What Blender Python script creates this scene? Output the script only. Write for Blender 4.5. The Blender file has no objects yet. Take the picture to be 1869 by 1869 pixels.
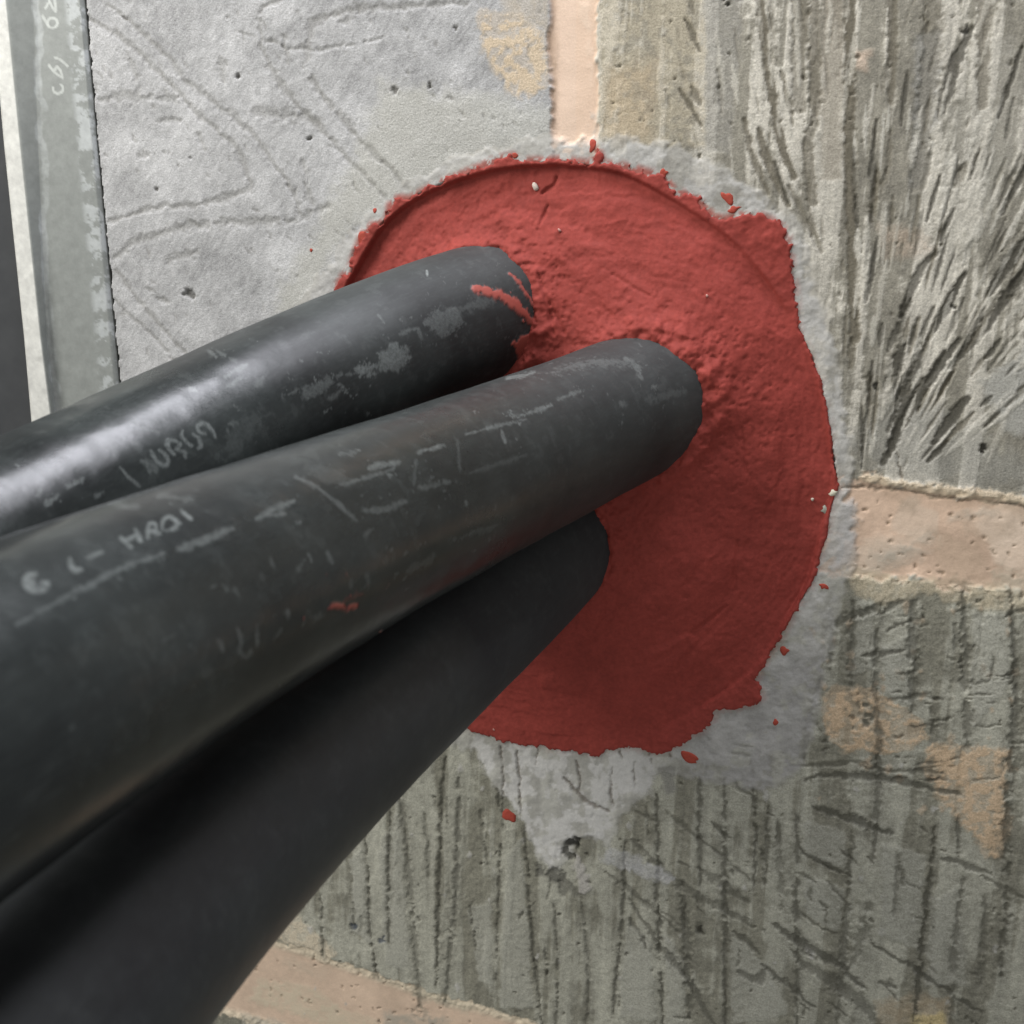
import bpy, math
import numpy as np
from mathutils import Matrix, Vector

# ----------------------------------------------------------------------------
# camera, world, lamps, exposure  (wall face = plane y = 0, x right, z up, metres)
# ----------------------------------------------------------------------------
S = bpy.context.scene
FPX, CXY = 1940.0, 934.5                      # focal length / centre in photo pixels
ax = np.array([0.964, -0.150, -0.209]); az = np.array([-0.017, 0.977, -0.190])
U_, _, Vt_ = np.linalg.svd(np.stack([ax, az]), full_matrices=False)
ax, az = U_ @ Vt_                             # nearest orthonormal pair (right, up, forward)
ay = -np.cross(ax, az)
if ay[2] < 0: ay = -ay                        # into the wall
AX = np.stack([ax, ay, az])                   # rows: world axes in camera coords
D0 = 421.0                                    # mm from the lens to the hole centre
c0 = np.array([(1060 - CXY) / FPX * D0, -(830 - CXY) / FPX * D0, D0])
CAM = -(AX @ c0)                              # camera position, mm
cam_d = bpy.data.cameras.new('camera'); cam = bpy.data.objects.new('camera', cam_d)
S.collection.objects.link(cam); S.camera = cam
r_, u_, f_ = AX[:, 0], AX[:, 1], AX[:, 2]
cam.matrix_world = Matrix([[r_[i], u_[i], -f_[i], CAM[i] / 1000] for i in range(3)] + [[0, 0, 0, 1]])
cam_d.sensor_width = 36; cam_d.lens = 36 * FPX / 1869
cam_d.clip_start = 0.005; cam_d.clip_end = 20
cam_d.dof.use_dof = True; cam_d.dof.focus_distance = 0.405; cam_d.dof.aperture_fstop = 21

def cam2w(r, u, f):                           # camera-frame mm -> world mm
    return CAM + r * r_ + u * u_ + f * f_

wd = bpy.data.worlds.new('World'); S.world = wd; wd.use_nodes = True
bg = wd.node_tree.nodes['Background']
bg.inputs[0].default_value = (0.92, 0.97, 1.0, 1); bg.inputs[1].default_value = 0.20

def area(name, pos, tgt, size, power, col):
    l = bpy.data.lights.new(name, 'AREA'); l.shape = 'RECTANGLE'
    l.size, l.size_y = size; l.energy = power; l.color = col
    o = bpy.data.objects.new(name, l); S.collection.objects.link(o)
    p = Vector(pos) / 1000; t = Vector(tgt) / 1000
    o.location = p; o.rotation_euler = (t - p).to_track_quat('-Z', 'Y').to_euler()
    return o
area('window_light', cam2w(-690, 560, 0), (-60, 0, 20), (0.36, 0.42), 8.6, (1.0, 0.985, 0.955))
area('ceiling_light', cam2w(60, 600, 190), cam2w(-120, -100, 150), (0.4, 0.24), 5.0, (0.92, 0.925, 1.0))
area('front_fill', cam2w(-260, -260, -560), (0, 0, 0), (0.8, 0.8), 2.6, (1.0, 0.955, 0.88))  # unseen fill, added low in front to lift the lowest cable and soften relief
S.view_settings.view_transform = 'Standard'; S.view_settings.look = 'None'
S.view_settings.exposure = 0.0; S.view_settings.gamma = 1.0
S.cycles.max_bounces = 6
S.cycles.use_denoising = True

# ----------------------------------------------------------------------------
# helpers
# ----------------------------------------------------------------------------
def W(pts):                                   # photo pixels -> wall (x, z) in mm
    p = np.atleast_2d(np.asarray(pts, float))
    d = ((p[:, 0:1] - CXY) * r_ - (p[:, 1:2] - CXY) * u_) / FPX + f_
    t = -CAM[1] / d[:, 1]
    q = CAM + d * t[:, None]
    return q[:, [0, 2]]

def at(px, py, depth):                        # pixel + depth mm -> world mm
    return cam2w((px - CXY) / FPX * depth, -(py - CXY) / FPX * depth, depth)

def proj(P):                                  # world mm -> pixels
    q = P - CAM
    f = q @ f_
    return CXY + FPX * (q @ r_) / f, CXY - FPX * (q @ u_) / f, f

MM = 4.6                                      # photo pixels per mm at the wall
rng = np.random.default_rng(7)

def sstep(a, b, x):
    t = np.clip((x - a) / (b - a), 0, 1)
    return t * t * (3 - 2 * t)

def vnoise(x, y, seed):
    xi = np.floor(x).astype(np.int64); yi = np.floor(y).astype(np.int64)
    fx = x - xi; fy = y - yi
    fx = fx * fx * fx * (fx * (6 * fx - 15) + 10); fy = fy * fy * fy * (fy * (6 * fy - 15) + 10)
    T = np.random.default_rng(seed).random((256, 256)).astype(np.float32)
    a = T[yi & 255, xi & 255]; b = T[yi & 255, (xi + 1) & 255]
    c = T[(yi + 1) & 255, xi & 255]; d = T[(yi + 1) & 255, (xi + 1) & 255]
    return (a * (1 - fx) + b * fx) * (1 - fy) + (c * (1 - fx) + d * fx) * fy

def fbm(x, y, scale, octv=4, seed=0, gain=0.5, rot=0.0, aniso=1.0):
    c, s = math.cos(rot), math.sin(rot)
    u = (x * c + y * s) / scale; v = (-x * s + y * c) / (scale * aniso)
    o = 0; a = 1; n = 0
    for k in range(octv):
        o = o + a * vnoise(u + 17.3 * k, v + 9.1 * k, seed + k); n += a
        a *= gain; u = u * 2.03; v = v * 2.03
    return o / n * 2 - 1                       # -1..1 (mostly +-0.5)

def poly_sd(x, y, P):                         # signed distance, + inside
    d2 = np.full(x.shape, 1e18); ins = np.zeros(x.shape, bool)
    n = len(P)
    for i in range(n):
        ax_, ay_ = P[i]; bx, by = P[(i + 1) % n]
        ex, ey = bx - ax_, by - ay_
        L = ex * ex + ey * ey + 1e-12
        t = np.clip(((x - ax_) * ex + (y - ay_) * ey) / L, 0, 1)
        d2 = np.minimum(d2, (x - ax_ - t * ex) ** 2 + (y - ay_ - t * ey) ** 2)
        cr = ((ay_ > y) != (by > y))
        xx = ax_ + (y - ay_) * ex / (ey if abs(ey) > 1e-12 else 1e-12)
        ins ^= cr & (x < xx)
    d = np.sqrt(d2)
    return np.where(ins, d, -d)

def line_d(x, y, P):                          # distance to a polyline, and 0..1 along it
    best = np.full(x.shape, 1e18); tt = np.zeros(x.shape)
    n = len(P) - 1
    seg = np.r_[0, np.cumsum(np.hypot(*np.diff(P, axis=0).T))]; tot = seg[-1] + 1e-9
    for i in range(n):
        ax_, ay_ = P[i]; ex, ey = P[i + 1] - P[i]
        L = ex * ex + ey * ey + 1e-12
        t = np.clip(((x - ax_) * ex + (y - ay_) * ey) / L, 0, 1)
        d = (x - ax_ - t * ex) ** 2 + (y - ay_ - t * ey) ** 2
        m = d < best
        best = np.where(m, d, best)
        tt = np.where(m, (seg[i] + t * (seg[i + 1] - seg[i])) / tot, tt)
    return np.sqrt(best), tt

def smooth_poly(P, n=6):                      # Catmull-Rom through points
    P = np.asarray(P, float)
    if len(P) < 3: return P
    Q = np.vstack([2 * P[0] - P[1], P, 2 * P[-1] - P[-2]])
    out = []
    for i in range(1, len(Q) - 2):
        for k in range(n):
            t = k / n
            out.append(0.5 * ((2 * Q[i]) + (-Q[i - 1] + Q[i + 1]) * t + (2 * Q[i - 1] - 5 * Q[i] + 4 * Q[i + 1] - Q[i + 2]) * t * t
                              + (-Q[i - 1] + 3 * Q[i] - 3 * Q[i + 1] + Q[i + 2]) * t ** 3))
    out.append(P[-1])
    return np.array(out)

def make_mesh(name, V, F, parent=None, mat=None, attrs=None, smooth=True):
    V = np.asarray(V, np.float32); F = np.asarray(F, np.int32)
    me = bpy.data.meshes.new(name)
    me.vertices.add(len(V)); me.vertices.foreach_set('co', (V / 1000).ravel())
    nf, k = F.shape
    me.loops.add(nf * k); me.loops.foreach_set('vertex_index', F.ravel())
    me.polygons.add(nf); me.polygons.foreach_set('loop_start', np.arange(0, nf * k, k, dtype=np.int32))
    me.polygons.foreach_set('loop_total', np.full(nf, k, np.int32))
    me.update(calc_edges=True)
    for an, arr in (attrs or {}).items():
        arr = np.asarray(arr, np.float32)
        if arr.ndim == 2:
            a = me.attributes.new(an, 'FLOAT_COLOR', 'POINT')
            a.data.foreach_set('color', np.c_[arr, np.ones(len(arr), np.float32)].astype(np.float32).ravel())
        else:
            a = me.attributes.new(an, 'FLOAT', 'POINT'); a.data.foreach_set('value', arr)
    me.polygons.foreach_set('use_smooth', np.full(nf, smooth))
    me.validate(); me.update()
    o = bpy.data.objects.new(name, me); S.collection.objects.link(o)
    if parent: o.parent = parent
    if mat: me.materials.append(mat)
    return o

def empty(name, loc, label, cat):
    o = bpy.data.objects.new(name, None); S.collection.objects.link(o)
    o.empty_display_size = 0.02
    o['label'] = label; o['category'] = cat
    return o

# ---- node materials ---------------------------------------------------------
def new_mat(name):
    m = bpy.data.materials.new(name); m.use_nodes = True
    nt = m.node_tree; b = nt.nodes['Principled BSDF']
    return m, nt, b
def N(nt, t, **kw):
    n = nt.nodes.new(t)
    for k, v in kw.items():
        if k in n.inputs: n.inputs[k].default_value = v
        else: setattr(n, k, v)
    return n
def noise(nt, scale, detail=4, rough=0.6):
    tc = N(nt, 'ShaderNodeTexCoord'); n = N(nt, 'ShaderNodeTexNoise')
    n.inputs['Scale'].default_value = scale; n.inputs['Detail'].default_value = detail; n.inputs['Roughness'].default_value = rough
    nt.links.new(tc.outputs['Object'], n.inputs['Vector'])
    return n
def ramp(nt, src, p0, p1, c0=(0, 0, 0, 1), c1=(1, 1, 1, 1)):
    r = N(nt, 'ShaderNodeValToRGB'); e = r.color_ramp.elements
    e[0].position, e[1].position = p0, p1; e[0].color, e[1].color = c0, c1
    nt.links.new(src, r.inputs[0]); return r
def mixc(nt, fac, a, b, mode='MIX'):
    m = N(nt, 'ShaderNodeMix', data_type='RGBA', blend_type=mode)
    for s, v in ((m.inputs[0], fac), (m.inputs[6], a), (m.inputs[7], b)):
        if hasattr(v, 'default_value') or hasattr(v, 'is_output'): nt.links.new(v, s)
        else: s.default_value = v
    return m.outputs[2]

def plaster_mat(name, grain, rough, bump):
    m, nt, b = new_mat(name)
    at_ = N(nt, 'ShaderNodeAttribute', attribute_name='Col')
    n1 = noise(nt, 1500, 5, 0.7); r1 = ramp(nt, n1.outputs[0], 0.25, 0.75, (1 - grain,) * 3 + (1,), (1 + grain,) * 3 + (1,))
    c = mixc(nt, 1.0, at_.outputs['Color'], r1.outputs[0], 'MULTIPLY')
    nt.links.new(c, b.inputs['Base Color'])
    b.inputs['Roughness'].default_value = rough
    b.inputs['Specular IOR Level'].default_value = 0.25
    n2 = noise(nt, 1100, 5, 0.65)
    bp = N(nt, 'ShaderNodeBump', Strength=bump, Distance=0.0006)
    nt.links.new(n2.outputs[0], bp.inputs['Height']); nt.links.new(bp.outputs[0], b.inputs['Normal'])
    return m
MAT_BLOCK = plaster_mat('block_concrete', 0.32, 0.92, 0.55)
MAT_MORTAR = plaster_mat('joint_mortar', 0.08, 0.85, 0.25)
MAT_COLLAR = plaster_mat('patching_cement', 0.12, 0.88, 0.3)

# ----------------------------------------------------------------------------
# cables: centre lines (pixel centre, apparent width -> depth)
# ----------------------------------------------------------------------------
DIA = 55.0; RAD = DIA / 2
def axis_pts(L): return np.array([at(px, py, FPX * DIA / w) for px, py, w in L])
AX2 = axis_pts([(1232, 706, 250), (1178, 734, 260), (1106, 766, 270), (880, 864, 310), (560, 1008, 390), (209, 1180, 505), (0, 1285, 575)])
AX1 = axis_pts([(930, 556, 245), (872, 581, 254), (800, 606, 264), (563, 709, 288), (404, 794, 318), (160, 934, 360), (-40, 1030, 396)])
AX3 = axis_pts([(1012, 980, 248), (978, 1012, 256), (933, 1052, 267), (738, 1224, 308), (562, 1376, 358), (247, 1672, 458), (60, 1880, 530)])
def extend(P, a, b):
    L = np.r_[0, np.cumsum(np.linalg.norm(np.diff(P, axis=0), axis=1))]
    t = np.linspace(0, L[-1], 160)
    Q = np.stack([np.polyval(np.polyfit(L, P[:, k], 3), t) for k in range(3)], 1)     # one smooth bend
    d0 = Q[0] - Q[1]; d0 /= np.linalg.norm(d0)
    d1 = Q[-1] - Q[-4]; d1 /= np.linalg.norm(d1)
    return np.vstack([Q[0] + d0 * np.linspace(a, 1, 20)[:, None], Q, Q[-1] + d1 * np.linspace(1, b, 40)[:, None]])

# ----------------------------------------------------------------------------
# the wall: relief and colour on a 0.55 mm grid
# ----------------------------------------------------------------------------
STEP = 0.55
cor = W([(-110, -90), (1980, -90), (1980, 1980), (-110, 1980)])
xs = np.arange(cor[:, 0].min(), cor[:, 0].max(), STEP); zs = np.arange(cor[:, 1].min(), cor[:, 1].max(), STEP)
XX, ZZ = np.meshgrid(xs, zs)
XX = XX.astype(np.float64); ZZ = ZZ.astype(np.float64)
H = np.zeros_like(XX); COL = np.zeros(XX.shape + (3,))

def box(P, pad):
    i0 = int(np.clip((P[:, 0].min() - pad - xs[0]) / STEP, 0, len(xs))); i1 = int(np.clip((P[:, 0].max() + pad - xs[0]) / STEP + 2, 0, len(xs)))
    j0 = int(np.clip((P[:, 1].min() - pad - zs[0]) / STEP, 0, len(zs))); j1 = int(np.clip((P[:, 1].max() + pad - zs[0]) / STEP + 2, 0, len(zs)))
    return slice(j0, j1), slice(i0, i1)

RAG = fbm(XX, ZZ, 3.0, 4, 11, 0.6)            # shared edge noise
RAG2 = fbm(XX, ZZ, 9.0, 4, 31, 0.55)

WX = XX + 1.1 * fbm(XX, ZZ, 5.0, 3, 151, 0.6, 0.5) + 0.5 * fbm(XX, ZZ, 1.6, 2, 157, 0.6, 0.9)
WZ = ZZ + 1.1 * fbm(XX, ZZ, 5.0, 3, 163, 0.6, 0.7) + 0.5 * fbm(XX, ZZ, 1.6, 2, 167, 0.6, 1.1)
CRUMB = fbm(XX, ZZ, 1.5, 3, 173, 0.7, 0.4)
def stroke(px, w, depth=0.8, col=None, a=0.8, rag=0.5, taper=0.0, soft=0.35, lip=0.0, sm=True, brk=0.0, warp=1.0):
    P = W(smooth_poly(px) if sm else px); w = w / MM / 2
    sl = box(P, w * 2 + 3)
    x, z = XX[sl] + warp * (WX[sl] - XX[sl]), ZZ[sl] + warp * (WZ[sl] - ZZ[sl])
    if x.size == 0: return
    d, t = line_d(x, z, P)
    wl = w * (1 - taper * np.abs(2 * t - 1) ** 1.5) * (1 + rag * (1.2 * RAG[sl] + 1.3 * CRUMB[sl]))
    if brk: wl = wl * sstep(-0.25, 0.15, RAG2[sl] + RAG[sl] * 0.6 + 0.35 - brk)
    wl = np.maximum(wl, 1e-3)
    m = 1 - sstep(wl * (1 - soft) - 0.15, wl * (1 + soft) + 0.25, d)
    m *= np.clip(wl / 0.35, 0, 1)
    H[sl] -= depth * m
    if lip: H[sl] += lip * np.exp(-((d - wl * 1.5) / (0.4 * w + 0.25)) ** 2)
    if col is not None:
        k = (m * a)[..., None]
        COL[sl] = COL[sl] * (1 - k) + np.array(col) * k

def patch(px, col, a=0.9, edge=1.2, rag=2.0, dh=0.0, mott=0.0, sm=False):
    P = W(smooth_poly(list(px) + [px[0]]) if sm else px)
    sl = box(P, 9)
    x, z = WX[sl], WZ[sl]
    if x.size == 0: return
    sd = poly_sd(x, z, P) + rag * (RAG[sl] + 0.7 * RAG2[sl])
    m = sstep(-edge, edge, sd)
    if mott: m = m * (1 - mott * sstep(-0.1, 0.25, RAG[sl] + 0.4 * RAG2[sl]))
    k = (m * a)[..., None]
    COL[sl] = COL[sl] * (1 - k) + np.array(col) * k
    H[sl] += dh * m

def pit(px, py, r, depth, col=(0.05, 0.05, 0.045), a=0.85):
    c = W([(px, py)])[0]; r = r / MM
    sl = box(np.array([c]), r * 2.6 + 1)
    m = 0
    for _k in range(3):
        o = rng.normal(0, 0.45 * r, 2); t = rng.uniform(0, 3.14); e = rng.uniform(0.55, 1.0)
        x = WX[sl] - c[0] - o[0]; z = WZ[sl] - c[1] - o[1]
        u = x * math.cos(t) + z * math.sin(t); v = (-x * math.sin(t) + z * math.cos(t)) / e
        rr = r * rng.uniform(0.5, 0.95)
        m = np.maximum(m, 1 - sstep(rr * 0.55, rr * 1.2, np.hypot(u, v) + RAG[sl] * rr * 0.7))
    H[sl] -= depth * m; k = (m * a)[..., None]
    COL[sl] = COL[sl] * (1 - k) + np.array(col) * k

# --- areas --------------------------------------------------------------------
def sdp(px, sm=False): return poly_sd(XX, ZZ, W(smooth_poly(list(px) + [px[0]]) if sm else px))
VJ = [(1003, -200), (1091, -200), (1091, 120), (1092, 420), (1012, 420), (1008, 200), (1001, 100)]
RJ = [(1340, 858), (1535, 880), (1575, 872), (1700, 893), (1869, 916), (2100, 950), (2100, 1120), (1869, 1086), (1760, 1072), (1660, 1062), (1560, 1050), (1340, 1015)]
BJ = [(-300, 1520), (200, 1632), (470, 1706), (560, 1732), (650, 1764), (760, 1802), (900, 1842), (1000, 1874), (1300, 1960), (1300, 2150), (900, 2025), (700, 1950), (560, 1900), (400, 1852), (100, 1785), (-300, 1685)]
LJ = [(-300, 600), (300, 742), (700, 810), (700, 1000), (300, 930), (-300, 800)]       # same course joint, behind the cables
COLLAR = [(1010, 258), (1080, 262), (1180, 258), (1290, 300), (1390, 355), (1450, 420), (1490, 520), (1520, 640), (1545, 760), (1556, 880), (1560, 960), (1545, 1030),
          (1530, 1090), (1505, 1200), (1480, 1330), (1455, 1400), (1395, 1440), (1290, 1425), (1195, 1395), (1190, 1430), (1125, 1480), (1108, 1535), (1060, 1525), (1010, 1580),
          (985, 1555), (950, 1490), (915, 1440), (860, 1365), (800, 1340), (700, 1270), (560, 1050), (520, 800), (520, 620), (570, 540), (640, 420), (730, 345), (830, 290), (930, 262)]
sd_vj, sd_rj, sd_bj, sd_lj = sdp(VJ), sdp(RJ), sdp(BJ), sdp(LJ)
sd_col = sdp(COLLAR) + 1.2 + 3.6 * (RAG * 0.6 + RAG2)
xw_mid = W([(1050, 150)])[0, 0]
PXg, PYg, _ = proj(np.stack([XX.ravel(), np.zeros(XX.size), ZZ.ravel()], 1))
PXg = PXg.reshape(XX.shape); PYg = PYg.reshape(XX.shape)

# course line separating upper and lower blocks; bottom joint line
yj = np.interp(PXg, [-300, 300, 700, 1340, 1575, 1869, 2100], [700, 836, 905, 940, 975, 1000, 1035])
yb = np.interp(PXg, [-300, 200, 560, 1000, 1300, 2200], [1615, 1721, 1830, 1945, 2055, 2325])
is_ul = (PYg < yj) & (PXg < 1050); is_ur = (PYg < yj) & (PXg >= 1050)
is_lo = (PYg >= yj) & (PYg < yb); is_bt = PYg >= yb

# --- base colours of the blocks ------------------------------------------------
n_big = fbm(XX, ZZ, 60, 4, 3); n_mid = fbm(XX, ZZ, 14, 5, 5, 0.55); n_fin = fbm(XX, ZZ, 2.2, 4, 9, 0.65)
grain = fbm(XX, ZZ, 1.0, 3, 19, 0.7, rot=math.radians(-32), aniso=3.2)
streak = fbm(XX, ZZ, 8.0, 5, 41, 0.6, rot=0.02, aniso=16)         # vertical combing
streak2 = fbm(XX, ZZ, 2.2, 4, 47, 0.6, rot=0.02, aniso=22)
def c3(r, g, b): return np.array([r, g, b])
# upper left: light, sandy, slightly violet grey
ul = c3(0.415, 0.415, 0.413) * (1 + 0.28 * n_mid + 0.24 * grain + 0.16 * n_big + 0.16 * n_fin + 0.14 * fbm(XX, ZZ, 10, 4, 23, 0.6, math.radians(-40), 4))[..., None]
h_ul = 0.18 * n_mid + 0.06 * grain + 0.05 * n_fin
# upper right: combed, cream ridges and brown-grey furrows
k = sstep(-0.10, 0.10, streak + 0.16 * n_fin + 0.14 * n_mid)
ur = c3(0.265, 0.255, 0.215) * (1 - k)[..., None] + c3(0.500, 0.485, 0.430) * k[..., None]
ur *= (1 + 0.22 * n_fin + 0.22 * n_mid + 0.30 * streak2 + 0.16 * CRUMB)[..., None]
h_ur = 0.22 * (k - 0.5) + 0.08 * streak2 + 0.08 * n_fin + 0.12 * n_mid
# lower: greener and darker
k2 = sstep(-0.2, 0.16, streak + 0.55 * n_mid)
lo = c3(0.245, 0.243, 0.200) * (1 - k2)[..., None] + c3(0.375, 0.378, 0.325) * k2[..., None]
lo *= (1 + 0.22 * n_fin + 0.20 * n_mid + 0.12 * n_big + 0.16 * CRUMB + 0.18 * streak2)[..., None]
rough_band = sstep(0.02, 0.25, -streak + 0.3 * n_mid)
h_lo = 0.30 * (k2 - 0.5) + 0.10 * n_fin + 0.16 * n_mid + rough_band * 0.30 * fbm(XX, ZZ, 1.6, 3, 77, 0.7)
for m, cc, hh in ((is_ul, ul, h_ul), (is_ur, ur, h_ur), (is_lo | is_bt, lo, h_lo)):
    COL[m] = cc[m]; H[m] = hh[m]
# --- warm cement film beside the vertical joint, smears -------------------------
patch([(1092, -100), (1290, -100), (1288, 120), (1286, 270), (1180, 262), (1092, 250)], (0.50, 0.45, 0.34), 0.55, 1.0, 0.4, 0, 0.55)
patch([(1100, 120), (1200, 110), (1190, 262), (1100, 255)], (0.50, 0.40, 0.27), 0.5, 3, 3, 0, 0.4)
patch([(870, 30), (900, 25), (952, 30), (990, 60), (1003, 130), (990, 180), (940, 178), (905, 140), (880, 95)], (0.60, 0.48, 0.33), 0.85, 1.4, 3.2, 0.15, 0.6)
patch([(890, -60), (1003, -60), (1003, 60), (930, 30)], (0.45, 0.38, 0.28), 0.6, 2, 2, 0, 0.3)
patch([(700, 150), (1000, 200), (1000, 300), (780, 350), (640, 420), (560, 560), (480, 640), (520, 520), (640, 300)], (0.47, 0.465, 0.42), 0.7, 5, 4, 0.1)
patch([(860, 180), (1010, 195), (1010, 262), (900, 262)], (0.46, 0.46, 0.43), 0.7, 3, 3, 0.1)
patch([(1287, -60), (1360, -60), (1345, 150), (1330, 280), (1288, 275)], (0.31, 0.305, 0.28), 0.6, 1.0, 0.8, -0.2, 0.2)
for q in ([(1500, -40), (1540, -40), (1535, 330), (1500, 330)],):
    patch(q, (0.30, 0.275, 0.225), 0.65, 1.5, 1.5, -0.3)
patch([(1670, 60), (1720, 60), (1712, 220), (1680, 350), (1660, 340)], (0.285, 0.285, 0.265), 0.75, 1.2, 1.2, -0.3)
patch([(1725, 230), (1780, 60), (1869, 80), (1869, 240), (1800, 420), (1700, 520)], (0.47, 0.46, 0.41), 0.4, 3, 3, 0.2)
patch([(1790, 700), (1900, 600), (1900, 800), (1830, 790)], (0.42, 0.425, 0.40), 0.7, 2, 3, 0.2)
patch([(1530, 830), (1640, 700), (1900, 860), (1900, 900), (1700, 880)], (0.30, 0.305, 0.285), 0.45, 4, 4)
patch([(1600, 405), (1680, 420), (1700, 460), (1620, 470)], (0.52, 0.42, 0.33), 0.5, 2, 3, 0.1, 0.5)
patch([(1565, 90), (1590, 92), (1580, 130), (1562, 125)], (0.62, 0.50, 0.40), 0.7, 1, 1, 0.2, 0.3)
# --- mortar joints -----------------------------------------------------------------
jn = fbm(XX, ZZ, 12, 4, 61)
m = sstep(-0.6, 0.8, sd_vj + 1.3 * RAG + 0.8 * RAG2)
vjc = c3(0.71, 0.545, 0.425) * (1 + 0.06 * jn)[..., None]
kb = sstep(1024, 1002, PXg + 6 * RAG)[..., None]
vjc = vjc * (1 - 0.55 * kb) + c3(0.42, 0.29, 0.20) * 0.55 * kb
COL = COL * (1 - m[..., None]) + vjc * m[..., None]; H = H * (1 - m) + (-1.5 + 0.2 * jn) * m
is_vj = (sd_vj > 0) & (PYg < yj)
m = sstep(-1.2, 1.2, sd_rj + 4.0 * RAG + 3.0 * RAG2)
rjc = c3(0.63, 0.475, 0.365) * (1 + 0.22 * jn + 0.12 * n_fin)[..., None]
w2 = sstep(0.05, 0.3, fbm(XX, ZZ, 16, 3, 71))[..., None]
rjc = rjc * (1 - 0.6 * w2) + c3(0.70, 0.58, 0.47) * 0.6 * w2
COL = COL * (1 - m[..., None]) + rjc * m[..., None]; H = H * (1 - m) + (-0.8 + 0.25 * jn + 0.1 * n_fin) * m
is_rj = sd_rj > 0
for sd, tag in ((sd_bj, 0), (sd_lj, 1)):
    m = sstep(-0.8, 0.8, sd + 2.6 * RAG + 1.5 * RAG2)
    bjc = c3(0.64, 0.50, 0.39) * (1 + 0.15 * jn + 0.1 * n_fin)[..., None]
    edge = (1 - sstep(2.0, 6.5, sd))[..., None]
    bjc = bjc * (1 - 0.75 * edge) + c3(0.66, 0.60, 0.47) * (1 + 0.25 * n_fin)[..., None] * 0.75 * edge
    COL = COL * (1 - m[..., None]) + bjc * m[..., None]
    H = H * (1 - m) + (-0.7 + 0.9 * edge[..., 0] * (0.4 + n_fin) + 0.2 * jn) * m
patch([(480, 1640), (530, 1660), (620, 1740), (600, 1760), (460, 1700)], (0.62, 0.55, 0.43), 0.85, 1.5, 3, 0.3, 0.45)
# smeared mortar and film around the right joint
patch([(1535, 1035), (1640, 1050), (1760, 1060), (1869, 1075), (1900, 1120), (1790, 1110), (1680, 1085), (1600, 1110), (1560, 1080)], (0.52, 0.46, 0.34), 0.75, 1.5, 3.0, 0.2, 0.35)
patch([(1770, 930), (1900, 950), (1900, 1050), (1820, 1030)], (0.72, 0.60, 0.49), 0.8, 2, 2.5, 0.2)
patch([(1580, 985), (1700, 960), (1712, 990), (1640, 1030), (1570, 1030)], (0.68, 0.56, 0.45), 0.6, 2, 2.5, 0.1)
patch([(1700, 970), (1790, 985), (1800, 1070), (1720, 1075)], (0.50, 0.385, 0.29), 0.6, 3, 3, -0.1)
for q, cc_, a_2 in (([(470, 1790), (560, 1800), (640, 1850), (700, 1869), (640, 1890), (520, 1850), (450, 1830)], (0.60, 0.53, 0.41), .8), ([(520, 1745), (600, 1770), (590, 1790), (510, 1765)], (0.52, 0.44, 0.35), .5),
                  ([(700, 1850), (820, 1860), (800, 1900), (700, 1890)], (0.36, 0.355, 0.31), .7), ([(440, 1850), (520, 1865), (500, 1900), (430, 1890)], (0.38, 0.37, 0.32), .7), ([(760, 1800), (860, 1835), (850, 1850), (750, 1820)], (0.62, 0.57, 0.45), .7),
                  ([(1590, 1000), (1640, 985), (1700, 1010), (1640, 1045), (1580, 1040)], (0.43, 0.40, 0.34), .45), ([(1640, 910), (1680, 915), (1672, 940), (1640, 930)], (0.36, 0.29, 0.22), .5), ([(1740, 935), (1850, 940), (1860, 975), (1760, 985)], (0.50, 0.40, 0.31), .5),
                  ([(1600, 1015), (1700, 975), (1705, 985), (1610, 1035)], (0.40, 0.39, 0.34), .5), ([(1725, 945), (1800, 925), (1812, 935), (1730, 960)], (0.44, 0.42, 0.36), .45), ([(1800, 1040), (1900, 1050), (1900, 1100), (1820, 1085)], (0.42, 0.39, 0.31), .6),
                  ([(1055, 0), (1075, 10), (1085, 90), (1078, 150)], (0.78, 0.66, 0.55), .4), ([(1006, 60), (1018, 120), (1014, 190), (1004, 180)], (0.40, 0.29, 0.21), .7), ([(1076, 200), (1092, 205), (1092, 255), (1080, 240)], (0.50, 0.48, 0.45), .7)):
    patch(q, cc_, a_2, 1.4, 3.0, 0.12, 0.5)
for _ in range(70):                            # sand pits and drag marks in the joints
    if rng.random() < .5: x0 = rng.uniform(440, 860); y0 = 1712 + (x0 - 470) * 0.29 + rng.uniform(5, 110)
    else: x0 = rng.uniform(1560, 1880); y0 = 885 + (x0 - 1570) * 0.15 + rng.uniform(5, 160)
    pit(x0, y0, rng.uniform(1.8, 4.5), rng.uniform(.3, .7), (0.30, 0.235, 0.175), .55)
# peach patches low right
PE = (0.60, 0.455, 0.31)
patch([(1503, 1275), (1520, 1258), (1580, 1254), (1614, 1266), (1690, 1322), (1694, 1352), (1640, 1372), (1598, 1380), (1545, 1372), (1505, 1340)], PE, 0.88, 1.0, 2.8, 0.2, 0.6)
patch([(1690, 1356), (1760, 1360), (1850, 1365), (1848, 1400), (1838, 1460), (1848, 1510), (1832, 1560), (1812, 1584), (1790, 1540), (1750, 1500), (1712, 1450), (1685, 1405)], PE, 0.88, 1.0, 3.2, 0.2, 0.6)
patch([(1600, 1830), (1660, 1815), (1735, 1820), (1740, 1900), (1600, 1900)], (0.44, 0.36, 0.25), 0.6, 2, 3, 0.1, 0.3)
patch([(1665, 1850), (1720, 1845), (1735, 1900), (1660, 1900)], (0.60, 0.50, 0.27), 0.85, 1, 1.5, 0.2)
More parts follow.
